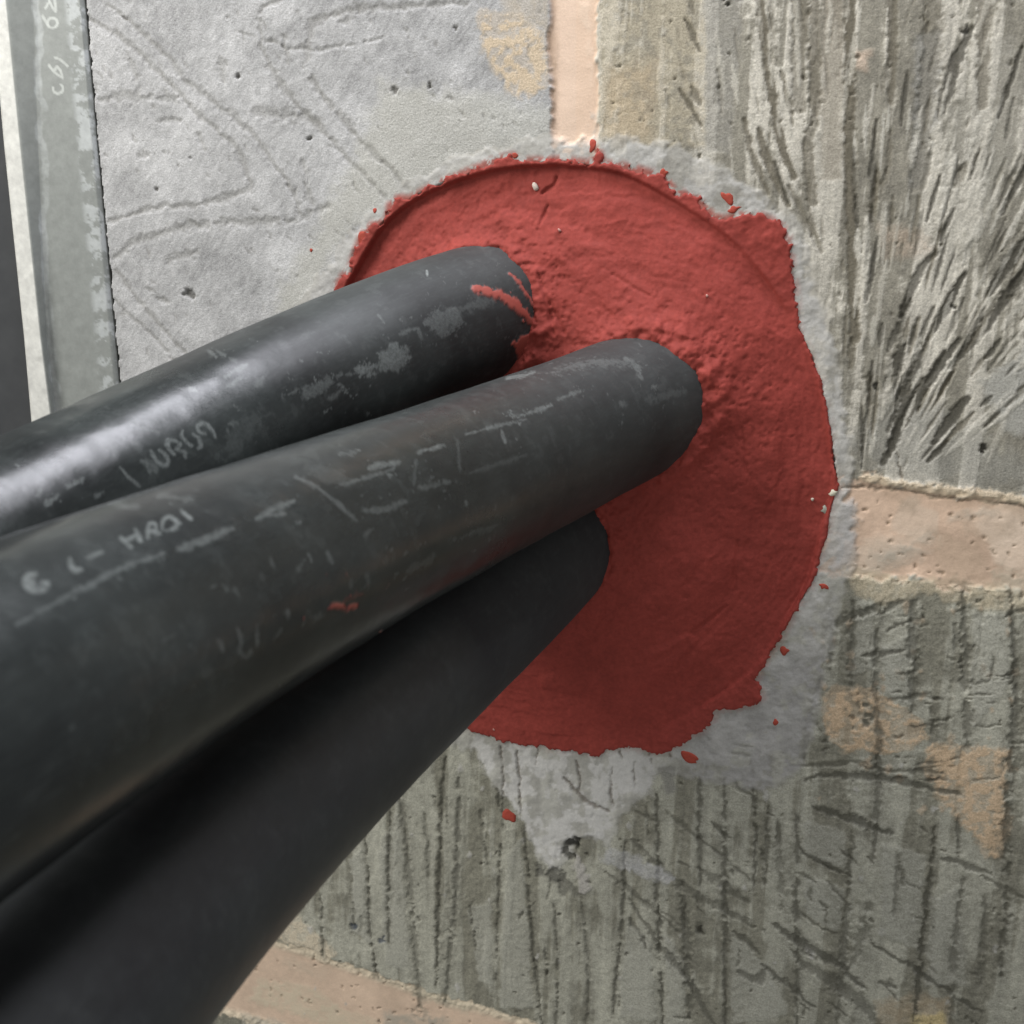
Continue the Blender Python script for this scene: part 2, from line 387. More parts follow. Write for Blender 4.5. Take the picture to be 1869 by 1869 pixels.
for _ in range(46):                            # crumbs of mortar on the lower block
    x0 = rng.uniform(1480, 1860); y0 = rng.uniform(1100, 1480)
    r = rng.uniform(2, 8)
    patch([(x0 - r, y0), (x0, y0 - r * 1.4), (x0 + r, y0), (x0, y0 + r * 1.6)], (0.50, 0.40, 0.29), 0.8, 0.5, 1.2, 0.25, 0.3)
for _ in range(60):                            # lime specks
    x0 = rng.uniform(540, 1860); y0 = rng.uniform(1380, 1860)
    r = rng.uniform(1.5, 5)
    patch([(x0 - r, y0), (x0, y0 - r * 1.5), (x0 + r, y0), (x0, y0 + r * 1.8)], (0.50, 0.50, 0.48), 0.7, 0.4, 1.0, 0.15)
# facets of clean trowelled cement between the comb lines
for q in ([(690, 1560), (728, 1470), (750, 1770), (706, 1760)], [(925, 1560), (952, 1530), (975, 1840), (910, 1840)], [(855, 1660), (900, 1640), (896, 1800), (872, 1790)],
          [(1145, 1680), (1190, 1720), (1200, 1860), (1130, 1860)], [(1212, 1700), (1248, 1760), (1255, 1900), (1215, 1900)], [(1335, 1700), (1400, 1760), (1440, 1850), (1335, 1870)],
          [(1470, 1500), (1545, 1520), (1545, 1590), (1465, 1560)], [(1470, 1600), (1545, 1620), (1530, 1700), (1470, 1670)], [(1610, 1540), (1690, 1560), (1680, 1740), (1605, 1700)],
          [(1775, 1120), (1840, 1120), (1838, 1260), (1770, 1340)], [(1612, 1180), (1660, 1160), (1660, 1290), (1612, 1270)], [(1560, 1090), (1598, 1100), (1596, 1220), (1560, 1230)],
          [(1700, 1640), (1750, 1620), (1760, 1800), (1690, 1800)], [(640, 1570), (665, 1540), (680, 1720), (640, 1700)]):
    patch(q, (0.385, 0.39, 0.345), 0.75, 0.9, 1.2, 0.25, 0.1)

# --- scratches, comb furrows ---------------------------------------------------------
G = (0.27, 0.265, 0.25)
for pts, w, a in (
    ([(159, 30), (239, 83), (299, 143), (365, 212), (425, 265), (455, 332), (445, 352), (365, 372), (265, 385), (199, 405)], 6, .75),
    ([(199, 10), (265, 66), (309, 110), (332, 143), (398, 192), (465, 252), (511, 315), (538, 358), (544, 388)], 6, .65),
    ([(186, 181), (265, 176), (319, 179)], 9, .5), ([(209, 471), (249, 441), (332, 418), (431, 405), (518, 405), (597, 378)], 8, .65),
    ([(510, 0), (478, 17), (473, 60), (484, 110), (531, 176), (577, 226), (633, 289), (713, 368)], 5.5, .8),
    ([(850, 6), (736, 12), (640, 20), (584, 37), (564, 66), (561, 116), (577, 159), (620, 212), (663, 262), (706, 305), (740, 345)], 6.5, .8),
    ([(465, 206), (561, 216), (584, 232)], 11, .6), ([(209, 491), (239, 531), (312, 617), (350, 660)], 5, .75), ([(206, 547), (282, 617), (320, 660)], 4, .6),
    ([(309, 478), (358, 461)], 9, .55), ([(403, 110), (406, 149)], 8, .7), ([(518, 70), (524, 116)], 6, .75), ([(232, 103), (246, 143)], 9, .6),
    ([(554, 299), (561, 348), (569, 375)], 7, .6), ([(744, 338), (747, 352)], 5, .9), ([(285, 221), (330, 220)], 5, .5), ([(270, 530), (300, 550)], 6, .5),
    ([(360, 250), (372, 275)], 5, .5), ([(620, 40), (640, 35)], 7, .5), ([(250, 285), (310, 277)], 4, .45), ([(430, 60), (560, 90), (700, 70)], 3, .35)):
    stroke(pts, w * 1.9, 0.40, G, a * 0.62, 0.7, 0.35, 0.9, 0.06, brk=-0.12)
for _ in range(240):                          # nicks in the sandy block
    x0 = rng.uniform(170, 1000); y0 = rng.uniform(-60, 640); L = rng.uniform(4, 22); an = math.radians(rng.normal(62, 16))
    stroke([(x0, y0), (x0 + L * math.cos(an), y0 + L * math.sin(an))], rng.uniform(2, 5.5), rng.uniform(.1, .4), G, rng.uniform(.2, .55), 0.6, 0.6, sm=False)
for p in ((345, 534, 9, 1.6), (431, 139, 6, 1.2), (564, 255, 5, 1.2), (829, 50, 5, 1), (786, 159, 5, 1), (726, 163, 6, .8), (282, 346, 5, .8), (226, 30, 5, .7), (348, 289, 4, .8), (650, 463, 5, 1.4)):
    pit(*p, col=(0.16, 0.155, 0.145))

DK = (0.085, 0.081, 0.066); BR = (0.165, 0.152, 0.118)
UR = [
 ([(1553, -90), (1551, 150), (1551, 303), (1556, 480), (1560, 620)], 12, BR, .85, 0), ([(1388, -90), (1390, 10), (1408, 168), (1428, 269), (1449, 323)], 10, BR, .8, .2),
 ([(1462, -90), (1459, 202)], 18, BR, .5, .1), ([(1486, -90), (1487, 202), (1476, 252), (1482, 370)], 13, BR, .6, .1), ([(1630, -90), (1627, 188)], 11, BR, .7, .2),
 ([(1704, -90), (1700, 100), (1688, 202), (1678, 337)], 20, BR, .35, .1), ([(1775, 50), (1745, 108), (1730, 160), (1715, 219)], 17, DK, .7, .7), ([(1799, -90), (1792, 195)], 15, BR, .6, .2),
 ([(1866, 84), (1822, 215)], 7, DK, .8, .5), ([(1657, 128), (1644, 229)], 5, DK, .75, .5), ([(1600, 219), (1587, 323)], 5, DK, .7, .5), ([(1716, 320), (1691, 404)], 5, DK, .7, .4),
 ([(1603, 316), (1590, 404)], 9, BR, .7, .4), ([(1603, 434), (1580, 552)], 6, DK, .7, .5), ([(1890, 270), (1829, 390)], 7, DK, .75, .5), ([(1900, 410), (1840, 484), (1805, 538)], 15, DK, .8, .5),
 ([(1900, 450), (1802, 589), (1735, 670)], 13, DK, .75, .5), ([(1708, 461), (1677, 498), (1644, 579)], 10, DK, .65, .4), ([(1762, 498), (1694, 620)], 11, DK, .8, .5),
 ([(1385, 236), (1398, 286), (1438, 374)], 11, BR, .75, .5), ([(1358, 219), (1375, 290), (1402, 353)], 9, BR, .65, .5), ([(1415, 296), (1438, 370)], 4, DK, .6, .4),
 ([(1250, 34), (1277, 94)], 7, BR, .75, .5), ([(1240, 162), (1280, 229)], 7, BR, .75, .5), ([(1262, 158), (1278, 190)], 9, BR, .6, .5), ([(1250, -30), (1266, 24)], 6, BR, .6, .5),
 ([(1430, 150), (1448, 230)], 6, BR, .6, .6), ([(1425, 130), (1432, 150)], 6, BR, .6, .5), ([(1476, 380), (1490, 450)], 8, BR, .5, .4), ([(1440, 340), (1500, 460)], 8, BR, .45, .5),
 ([(1694, 620), (1660, 720), (1620, 835)], 17, DK, .75, .7), ([(1751, 620), (1701, 687), (1657, 755), (1612, 845)], 15, DK, .75, .6), ([(1651, 630), (1617, 707)], 14, DK, .7, .6),
 ([(1765, 728), (1704, 808)], 14, DK, .75, .5), ([(1738, 680), (1714, 721)], 7, DK, .7, .5), ([(1825, 620), (1799, 654)], 7, DK, .7, .5), ([(1809, 724), (1792, 741)], 6, DK, .6, .5),
 ([(1825, 751), (1799, 778)], 6, DK, .6, .5), ([(1728, 805), (1694, 842)], 8, DK, .75, .5), ([(1681, 627), (1620, 788)], 7, DK, .7, .5), ([(1556, 620), (1553, 670)], 9, BR, .7, .4),
 ([(1593, 687), (1580, 782), (1573, 855)], 5, DK, .6, .4), ([(1705, 560), (1670, 640)], 6, DK, .6, .5), ([(1725, 640), (1690, 700)], 8, DK, .6, .6), ([(1640, 590), (1622, 640)], 9, DK, .6, .6),
 ([(1790, 270), (1770, 330)], 5, DK, .5, .5), ([(1850, 180), (1835, 260)], 5, DK, .45, .5), ([(1742, 380), (1715, 440)], 5, DK, .6, .5), ([(1760, 300), (1745, 340)], 12, BR, .5, .5),
 ([(1662, 545), (1640, 610)], 6, DK, .6, .5), ([(1520, 700), (1535, 760)], 4, BR, .5, .5), ([(1545, 560), (1540, 650)], 5, BR, .5, .4),
]
for pts, w, cc, a, tp in UR:
    stroke(pts, w * 1.35, 0.45, cc, min(1, a * 1.2), 0.4, tp, 0.15, 0.06, warp=0.25)
for _ in range(80):                          # more furrows of the same brushing, fanning to the lower right
    x0 = rng.uniform(1100, 1950); y0 = rng.uniform(-80, 860)
    if x0 < 1480 and y0 > 280: continue
    lean = np.interp(x0, [1100, 1450, 1600, 1869], [0.30, 0.12, -0.12, -0.42]) + (-0.18 if y0 > 450 else 0) + rng.normal(0, 0.05)
    L = rng.uniform(18, 95)
    stroke([(x0, y0), (x0 + lean * L, y0 + L)], rng.uniform(2.5, 7), rng.uniform(.2, .5), BR, rng.uniform(.2, .5), .5, .6, .3, .05, sm=False, warp=.3)
for _ in range(70):                           # raised light ridges
    x0 = rng.uniform(1290, 1900); y0 = rng.uniform(-60, 800)
    if x0 < 1480 and y0 > 280: continue
    lean = np.interp(x0, [1290, 1450, 1600, 1869], [0.14, 0.05, -0.14, -0.42]); L = rng.uniform(40, 150)
    stroke([(x0, y0), (x0 + lean * L, y0 + L)], rng.uniform(4, 11), -0.2, (0.53, 0.515, 0.455), rng.uniform(.35, .75), .45, .6, .25, sm=False, warp=.3)
for _ in range(150):                          # brush strokes fanning up and out from the joint end
    x0 = rng.uniform(1560, 1930); y0 = rng.uniform(230, 850)
    dx, dy = x0 - 1575, y0 - 960; L0 = math.hypot(dx, dy); L = rng.uniform(35, 130)
    if abs(dx) / (abs(dy) + 1) > 1.3: continue
    if rng.random() < .5: stroke([(x0, y0), (x0 + dx / L0 * L, y0 + dy / L0 * L)], rng.uniform(4, 12), -0.18, (0.55, 0.54, 0.485), rng.uniform(.4, .8), .4, .7, .2, sm=False, warp=.2)
    else: stroke([(x0, y0), (x0 + dx / L0 * L, y0 + dy / L0 * L)], rng.uniform(3.5, 11), 0.4, DK if rng.random() < .5 else BR, rng.uniform(.45, .85), .4, .7, .2, .05, sm=False, warp=.2)
for p in ((1795, 822, 6, 2.0), (1325, 8, 6, 1.2), (1760, 50, 7, .8), (1600, 700, 4, 1), (1740, 560, 4, .8), (1700, 255, 5, .8)): pit(*p)
for _ in range(90): pit(rng.uniform(1100, 1900), rng.uniform(-60, 850), rng.uniform(1.8, 4.2), rng.uniform(.3, .8), (0.17, 0.16, 0.13), .6)

LC = (0.085, 0.084, 0.068); LB = (0.125, 0.125, 0.105)
LO = [
 ([(666, 1525), (672, 1600), (676, 1690), (690, 1790)], 7, LC, .85), ([(713, 1472), (711, 1615), (709, 1720)], 7, LC, .8), ([(731, 1453), (745, 1600), (769, 1850)], 14, LB, .7),
 ([(810, 1382), (806, 1502), (800, 1727), (796, 1800)], 8, LC, .8), ([(840, 1420), (831, 1615), (812, 1830)], 15, LB, .75), ([(919, 1450), (917, 1520), (911, 1600), (903, 1790)], 7, LC, .9),
 ([(860, 1648), (868, 1735)], 7, LC, .8), ([(958, 1502), (968, 1640), (982, 1830), (988, 1900)], 8, LC, .75), ([(583, 1633), (591, 1745)], 7, LB, .8),
 ([(1012, 1650), (1020, 1760), (1016, 1900)], 7, LB, .7), ([(1060, 1640), (1075, 1780), (1066, 1900)], 9, LB, .7),
 ([(1141, 1536), (1135, 1676), (1118, 1860)], 9, LC, .8), ([(1197, 1450), (1199, 1676), (1209, 1890)], 10, LC, .85), ([(1277, 1413), (1277, 1614)], 8, LC, .75), ([(1244, 1614), (1250, 1720), (1262, 1860)], 14, LB, .7),
 ([(1324, 1421), (1322, 1594), (1326, 1890)], 9, LC, .85), ([(1372, 1388), (1378, 1500), (1376, 1627)], 9, LC, .7), ([(1402, 1470), (1396, 1614)], 7, LC, .7), ([(1454, 1491), (1453, 1660), (1459, 1890)], 8, LC, .8),
 ([(1495, 1236), (1480, 1310), (1466, 1390)], 8, LC, .6), ([(1604, 1100), (1602, 1250), (1602, 1388), (1594, 1573)], 14, LC, .7), ([(1549, 1553), (1540, 1700), (1524, 1890)], 12, LB, .75),
 ([(1709, 1512), (1693, 1635), (1666, 1890)], 9, LC, .85), ([(1758, 1080), (1762, 1200), (1763, 1360)], 19, LC, .75), ([(1750, 1490), (1752, 1550)], 9, LC, .7),
 ([(1849, 1090), (1857, 1285), (1841, 1442), (1837, 1614), (1826, 1780)], 15, LC, .75), ([(1668, 1100), (1664, 1300)], 16, LB, .7), ([(1557, 1100), (1553, 1250)], 13, LB, .75), ([(1520, 1110), (1512, 1220)], 10, LB, .6),
 ([(1760, 1600), (1745, 1720), (1738, 1890)], 12, LB, .7), ([(1800, 1640), (1790, 1800)], 9, LB, .6), ([(1640, 1560), (1636, 1680)], 6, LB, .5), ([(1425, 1500), (1428, 1660)], 14, LB, .5),
 ([(1585, 1640), (1560, 1760)], 18, LB, .45), ([(640, 1600), (646, 1700)], 8, LB, .5), ([(775, 1480), (780, 1600)], 10, LB, .45), ([(880, 1480), (890, 1580)], 10, LB, .4),
]
for pts, w, cc, a in LO:
    stroke(pts, w * 2.4, 0.22, (0.20, 0.20, 0.168), a * .5, 0.9, 0.3, 0.5, 0.05, brk=-0.02)
    stroke([(x + rng.normal(0, 2), y) for x, y in pts], w * rng.uniform(.7, 1.05), 0.6, cc, a * rng.uniform(.6, .95), 0.8, 0.5, 0.35, 0.08, brk=0.06, warp=0.7)
DG = [
 ([(1483, 1474), (1520, 1485), (1557, 1499), (1627, 1520)], 15, .8), ([(1470, 1425), (1500, 1415), (1614, 1421), (1754, 1452)], 11, .75), ([(1462, 1557), (1553, 1600)], 8, .75), ([(1458, 1590), (1491, 1610)], 6, .6),
 ([(1462, 1664), (1483, 1684), (1528, 1705)], 6, .65), ([(1594, 1721), (1684, 1779), (1791, 1849)], 9, .75), ([(1413, 1688), (1454, 1717), (1524, 1758), (1573, 1800)], 15, .8), ([(1388, 1758), (1450, 1808), (1487, 1837)], 9, .75),
 ([(1458, 1754), (1553, 1816), (1610, 1875)], 24, .6), ([(1153, 1532), (1236, 1614), (1322, 1660), (1372, 1690)], 15, .55), ([(1277, 1586), (1363, 1647)], 17, .55), ([(1149, 1643), (1190, 1705), (1256, 1791), (1306, 1880)], 12, .65),
 ([(1149, 1676), (1182, 1730)], 8, .6), ([(1717, 1565), (1808, 1594)], 11, .7), ([(1606, 1791), (1635, 1804)], 13, .7), ([(1610, 1117), (1650, 1098)], 10, .7), ([(1618, 1153), (1664, 1133)], 8, .7), ([(1556, 1130), (1606, 1100)], 10, .5),
 ([(1575, 1197), (1650, 1185)], 8, .7), ([(1620, 1280), (1680, 1270), (1720, 1275)], 7, .6), ([(1330, 1375), (1375, 1380)], 7, .6), ([(1335, 1360), (1372, 1362), (1378, 1370)], 5, .6), ([(1570, 1398), (1620, 1405), (1720, 1410)], 6, .6),
 ([(1340, 1420), (1350, 1440), (1372, 1450)], 8, .6), ([(1350, 1775), (1380, 1790), (1395, 1770)], 14, .6), ([(1340, 1700), (1385, 1740)], 12, .7), ([(1105, 1590), (1180, 1650), (1240, 1700)], 9, .5), ([(1790, 1600), (1869, 1640)], 7, .5),
 ([(1160, 1480), (1196, 1500)], 7, .5), ([(1215, 1480), (1275, 1530)], 8, .45), ([(1300, 1500), (1330, 1530)], 7, .5), ([(1440, 1400), (1600, 1390)], 6, .5),
 ([(1505, 1150), (1590, 1110)], 14, .55)]
for pts, w, a in DG: stroke(pts, w * 1.25, 0.5, (0.105, 0.105, 0.088), a * .9, 0.6, 0.6, 0.25, 0.10)
for _ in range(70):                          # short hatching across the comb lines
    if rng.random() < .55: x0, y0, an = rng.uniform(1620, 1880), rng.uniform(1110, 1430), math.radians(rng.normal(-6, 6))
    else: x0, y0, an = rng.uniform(1130, 1880), rng.uniform(1460, 1860), math.radians(rng.normal(32, 9))
    L = rng.uniform(14, 62)
    stroke([(x0, y0), (x0 + L * math.cos(an), y0 + L * math.sin(an))], rng.uniform(2.5, 6), rng.uniform(.3, .8), (0.10, 0.10, 0.085), rng.uniform(.3, .65), .5, .6, .3, .12, sm=False)
for _ in range(55):
    x0, y0 = rng.uniform(560, 1880), rng.uniform(1100, 1880); L = rng.uniform(12, 60)
    stroke([(x0, y0), (x0 + rng.normal(0, 3), y0 + L)], rng.uniform(2.5, 7), rng.uniform(.3, .9), LB, rng.uniform(.3, .6), .8, .5, .3, .1, sm=False, brk=.1)
for _ in range(200): pit(rng.uniform(540, 1900), rng.uniform(1090, 1890), rng.uniform(1.6, 4.5), rng.uniform(.3, 1.0), (0.09, 0.09, 0.075), .6)

# --- patching cement round the hole -------------------------------------------------------
H_pre = H.copy()
m = sstep(-1.4, 1.8, sd_col + 2.4 * n_mid)
cn = fbm(XX, ZZ, 7, 5, 88, 0.6)
cc = c3(0.435, 0.437, 0.425) * (1 + 0.22 * cn + 0.12 * n_fin)[..., None]
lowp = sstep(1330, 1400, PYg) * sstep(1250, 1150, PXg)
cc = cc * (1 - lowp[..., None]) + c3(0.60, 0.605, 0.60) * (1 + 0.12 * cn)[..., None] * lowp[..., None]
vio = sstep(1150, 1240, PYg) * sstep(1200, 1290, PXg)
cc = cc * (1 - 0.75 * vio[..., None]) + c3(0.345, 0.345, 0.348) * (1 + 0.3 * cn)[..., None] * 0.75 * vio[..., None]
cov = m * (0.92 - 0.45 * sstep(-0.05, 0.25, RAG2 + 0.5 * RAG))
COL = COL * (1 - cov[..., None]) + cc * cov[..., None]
H = H * (1 - 0.65 * m) + m * (0.30 + 0.45 * cn + 0.14 * n_fin)
is_col = sd_col > 0
patch([(1110, 1545), (1160, 1565), (1235, 1600), (1230, 1615), (1150, 1590), (1100, 1570)], (0.48, 0.49, 0.50), 0.8, 1, 2, 0.2, 0.3)
patch([(1200, 1400), (1230, 1400), (1235, 1450), (1212, 1455)], (0.24, 0.24, 0.225), 0.7, 1.2, 1.5, -0.2)
pit(1052, 1543, 15, 2.6, (0.03, 0.03, 0.028)); pit(1036, 1562, 11, 1.4, (0.1, 0.1, 0.09)); pit(1012, 1606, 26, 0.9, (0.13, 0.13, 0.115), .8); pit(1040, 1620, 20, .5, (0.15, 0.15, 0.13), .7)
patch([(1052, 1560), (1070, 1590), (1078, 1625), (1064, 1628), (1050, 1590)], (0.46, 0.45, 0.43), 0.8, .8, 1.5, .5)
pit(1277, 1702, 9, 1.6, (0.04, 0.04, 0.035)); pit(1270, 1695, 14, .6, (0.12, 0.12, 0.1), .6)
pit(648, 1690, 8, .8, (0.06, 0.075, 0.10)); pit(700, 1715, 7, .6, (0.10, 0.115, 0.14)); pit(1584, 1312, 9, .9, (0.14, 0.145, 0.125)); pit(1582, 1290, 6, .7, (0.14, 0.145, 0.125))
for pts, w in (([(913, 1360), (917, 1400), (919, 1450)], 4), ([(944, 1370), (947, 1420), (952, 1490)], 4), ([(1055, 1390), (1058, 1450)], 4), ([(985, 1370), (975, 1395)], 3), ([(1185, 1372), (1188, 1395)], 3), ([(1222, 1370), (1224, 1384)], 3),
               ([(1133, 1368), (1136, 1384)], 3), ([(1030, 1420), (1070, 1460), (1110, 1480)], 8), ([(1115, 1400), (1118, 1470)], 4), ([(1160, 1390), (1156, 1440)], 3),
               ([(1536, 890), (1600, 890), (1650, 896), (1700, 904), (1790, 914), (1869, 925), (1920, 932)], 5), ([(1636, 830), (1648, 880), (1640, 888)], 4)):
    stroke(pts, w, .7, (0.13, 0.11, 0.09), .65, .6, .4)
stroke([(1575, 872), (1650, 884), (1750, 898), (1869, 912), (1950, 922)], 17, -0.7, (0.66, 0.56, 0.42), .8, .5, 0, .4)
patch([(1535, 905), (1560, 905), (1562, 980), (1545, 1030), (1520, 1040)], (0.42, 0.42, 0.42), .7, 1.5, 2, .2)
H += 0.0

# --- the cored hole ------------------------------------------------------------------------
RIM = [(1020, 296), (1130, 310), (1230, 360), (1330, 428), (1405, 510), (1458, 600), (1494, 690), (1515, 790), (1526, 880), (1506, 960), (1480, 1060), (1440, 1130), (1390, 1210), (1310, 1275),
       (1220, 1325), (1120, 1345), (1000, 1342), (900, 1310), (800, 1240), (700, 1120), (630, 980), (592, 820), (590, 680), (612, 565), (648, 487), (703, 402), (780, 347), (880, 311), (950, 299)]
RIMW = W(smooth_poly(RIM + [RIM[0]], 5))
sd_rim = poly_sd(XX, ZZ, RIMW) + 0.5 * RAG + 0.25 * n_fin
H_wall_full = H.copy()
H = H - 16 * sstep(0.0, 0.7, sd_rim)
GAP = W(smooth_poly([(135, -120), (151, 0), (174, 265), (207, 620), (221, 780), (246, 1050), (300, 1600)]))
sl = box(GAP, 6); d, t = line_d(XX[sl], ZZ[sl], GAP)
H[sl] -= 12 * (1 - sstep(0.7, 1.5, d + 0.9 * RAG[sl]))      # open gap where the wall meets the steel angle
# little radial shrinkage cracks just outside the rim
cen = W([(1060, 830)])[0]
SMEAR = [(612, 532), (607, 560), (560, 700), (560, 830), (620, 1000), (720, 1150), (830, 1310), (850, 1325), (900, 1346), (945, 1358), (975, 1358), (1000, 1368), (1050, 1370), (1090, 1376), (1130, 1362), (1185, 1370), (1225, 1368),
         (1262, 1345), (1300, 1322), (1308, 1296), (1345, 1292), (1368, 1285), (1392, 1272), (1382, 1240), (1400, 1206), (1444, 1130), (1484, 1060), (1510, 965), (1518, 915), (1532, 885), (1520, 850), (1517, 790), (1496, 690), (1470, 630), (1456, 596), (1450, 520), (1443, 490), (1442, 445),
         (1425, 412), (1390, 396), (1350, 394), (1322, 402), (1300, 396), (1278, 372), (1262, 358), (1230, 352), (1212, 322), (1190, 318), (1150, 306), (1100, 300), (1090, 272), (1080, 300), (1020, 292), (950, 296), (935, 286), (905, 292), (870, 308), (800, 336),
         (762, 356), (748, 364), (728, 362), (712, 376), (708, 405), (680, 412), (662, 430), (652, 455), (640, 490), (622, 510)]
SMW = W(SMEAR)
sd_sm = poly_sd(XX, ZZ, SMW)
a_ = np.degrees(np.arctan2(ZZ - cen[1], XX - cen[0]))
top_w = np.interp(a_, [-180, -100, -70, -30, 0, 20, 40, 60, 100, 140, 170, 180], [.2, .1, .25, .3, .12, .15, .35, 1, 1, 1, .5, .2])
st = sstep(-3.2, -0.2, sd_sm) * sstep(-0.05, 0.16, fbm(XX, ZZ, 2.2, 4, 401, 0.6) + 0.07 * sd_sm + 0.22) * top_w
k = (0.85 * st)[..., None]
COL = COL * (1 - k) + c3(0.33, 0.07, 0.05) * k
# ----------------------------------------------------------------------------
# wall thing: blocks, joints and collar, one mesh each
# ----------------------------------------------------------------------------
wall = empty('block_wall', (0, 0, 0), 'grey concrete block wall with peach mortar joints, combed and scratched around the hole', 'wall')
nz, nx = XX.shape
lab = np.zeros(XX.shape, np.int8)
lab[is_ul] = 0; lab[is_ur] = 1; lab[is_lo] = 2; lab[is_bt] = 3
lab[is_vj] = 4; lab[is_rj] = 5; lab[(sd_lj > 0)] = 7; lab[sd_bj > 0] = 6
lab[is_col] = 8
idx = np.arange(nz * nx).reshape(nz, nx)
quads = np.stack([idx[:-1, :-1], idx[:-1, 1:], idx[1:, 1:], idx[1:, :-1]], -1).reshape(-1, 4)
qlab = lab[:-1, :-1].ravel()
deep = (sd_rim[:-1, :-1] > 4.0).ravel()        # inside the hole, behind the sealant
VALL = np.stack([XX.ravel(), -H.ravel(), ZZ.ravel()], 1); WARM = np.where(is_ul & ~is_col, 0.985, 0.945)[..., None] ** np.array([0.0, 0.42, 1.0])
VALL = np.stack([XX.ravel(), -H.ravel(), ZZ.ravel()], 1); CALL = np.clip((COL * WARM).reshape(-1, 3), 0.01, 0.9)
LABELS = {0: ('block', 'pale sandy grey block with curved trowel scratches'), 1: ('block', 'block combed with upright streaks fanning right'), 2: ('block', 'darker greenish block with ragged comb lines and peach smears'), 3: ('block', None),
          4: ('mortar_joint', 'smooth peach upright mortar joint'), 5: ('mortar_joint', 'level peach mortar joint with a crack along its top'), 6: ('mortar_joint', 'rough cream and peach mortar joint at the bottom'), 7: ('mortar_joint', None),
          8: ('cement_collar', 'thin light grey patching cement around the hole')}
def submesh(sel, name, mat, skirt=None):
    F = quads[sel]
    used, inv = np.unique(F, return_inverse=True)
    F = inv.reshape(-1, 4); V = VALL[used]; C = CALL[used]
    if skirt:
        E = np.concatenate([F[:, [0, 1]], F[:, [1, 2]], F[:, [2, 3]], F[:, [3, 0]]])
        key = np.sort(E, 1); key = key[:, 0].astype(np.int64) * len(V) + key[:, 1]
        _, first, cnt = np.unique(key, return_index=True, return_counts=True)
        B = E[first[cnt == 1]]
        bv, binv = np.unique(B, return_inverse=True); binv = binv.reshape(-1, 2)
        V2 = V[bv].copy(); V2[:, 1] = skirt; nv, nb_ = len(V), len(bv)
        F2 = np.stack([binv[:, 1] + nv, binv[:, 0] + nv, binv[:, 0] + nv + nb_, binv[:, 1] + nv + nb_], 1)
        V = np.vstack([V, V[bv], V2]); C = np.vstack([C, C[bv], C[bv]]); F = np.vstack([F, F2])
    return make_mesh(name, V, F, wall, mat, {'Col': C})
for k_, (nm, lb) in LABELS.items():
    sel = (qlab == k_) & ~deep
    if sel.sum() < 20: continue
    o = submesh(sel, nm, MAT_BLOCK if k_ < 4 else MAT_MORTAR if k_ < 8 else MAT_COLLAR, 45.0)
    if lb: o['label'] = lb

# ----------------------------------------------------------------------------
# red fire-stop sealant
# ----------------------------------------------------------------------------
RS = 0.55
rx = np.arange(SMW[:, 0].min() - 5, SMW[:, 0].max() + 5, RS); rz = np.arange(SMW[:, 1].min() - 5, SMW[:, 1].max() + 8, RS)
RX, RZ = np.meshgrid(rx, rz)
rr1 = fbm(RX, RZ, 2.4, 4, 101, 0.6); rr2 = fbm(RX, RZ, 6, 3, 107)
re1 = fbm(RX, RZ, 3.7, 4, 141, 0.62, 0.6); re2 = fbm(RX, RZ, 1.3, 2, 149, 0.6, 1.0)
eamp = np.interp(np.degrees(np.arctan2(RZ - cen[1], RX - cen[0])), [-180, -95, -60, -35, -10, 30, 45, 70, 180], [1, 1, 1, .8, .35, .45, .9, 1.1, 1.1])
sdr = poly_sd(RX, RZ, SMW) + eamp * (2.4 * re1 + 0.9 * re2)
sdm = poly_sd(RX, RZ, RIMW)
def samp(A, x, z):
    i = np.clip((x - xs[0]) / STEP, 0, nx - 1.001); j = np.clip((z - zs[0]) / STEP, 0, nz - 1.001)
    i0 = i.astype(int); j0 = j.astype(int); fi = i - i0; fj = j - j0
    return (A[j0, i0] * (1 - fi) + A[j0, i0 + 1] * fi) * (1 - fj) + (A[j0 + 1, i0] * (1 - fi) + A[j0 + 1, i0 + 1] * fi) * fj
hw = samp(H_wall_full, RX, RZ)
rpx, rpy, _ = proj(np.stack([RX.ravel(), np.zeros(RX.size), RZ.ravel()], 1)); rpx = rpx.reshape(RX.shape); rpy = rpy.reshape(RX.shape)
# how far below the wall face the fill sits at its margin
ang = np.arctan2(RZ - cen[1], RX - cen[0])
rec = np.interp(ang, np.radians([-180, -130, -95, -60, -40, -25, -10, 5, 25, 40, 55, 75, 100, 130, 150, 180]),
                [1.5, 0.0, -0.4, -0.3, 0.4, 1.6, 1.2, 0.8, 0.2, -0.4, -0.4, 0.9, 2.2, 2.4, 2.4, 1.5])
inside = sstep(0.2, 1.6, sdm)
broad = fbm(RX, RZ, 38, 3, 113)
hin = -rec + 8.5 * sstep(-2, 62, sdm) ** 1.0 + 1.4 * broad
dmin = np.full(RX.shape, 1e9)
for A in (AX1, AX2, AX3):
    d = A[0] - A[1]; d /= np.linalg.norm(d); q = np.stack([RX, np.zeros_like(RX), RZ], -1) - A[0]
    dd = np.linalg.norm(q - (q @ d)[..., None] * d, axis=-1) - RAD
    dmin = np.minimum(dmin, dd)
men = np.exp(-np.clip(dmin, 0, None) / 4.5)
xr_ = W([(1215, 740)])[0]
hin += 5.5 * np.exp(-(((RX - xr_[0]) / np.where(RX > xr_[0], 40, 70)) ** 2) - ((RZ - xr_[1] + 20) / 75) ** 2) * sstep(0, 16, sdm)
hin += 2.8 * men * (1 + 0.6 * rr2)
near = np.exp(-np.clip(dmin, 0, None) / 20); near2 = np.exp(-np.clip(dmin, 0, None) / 13)
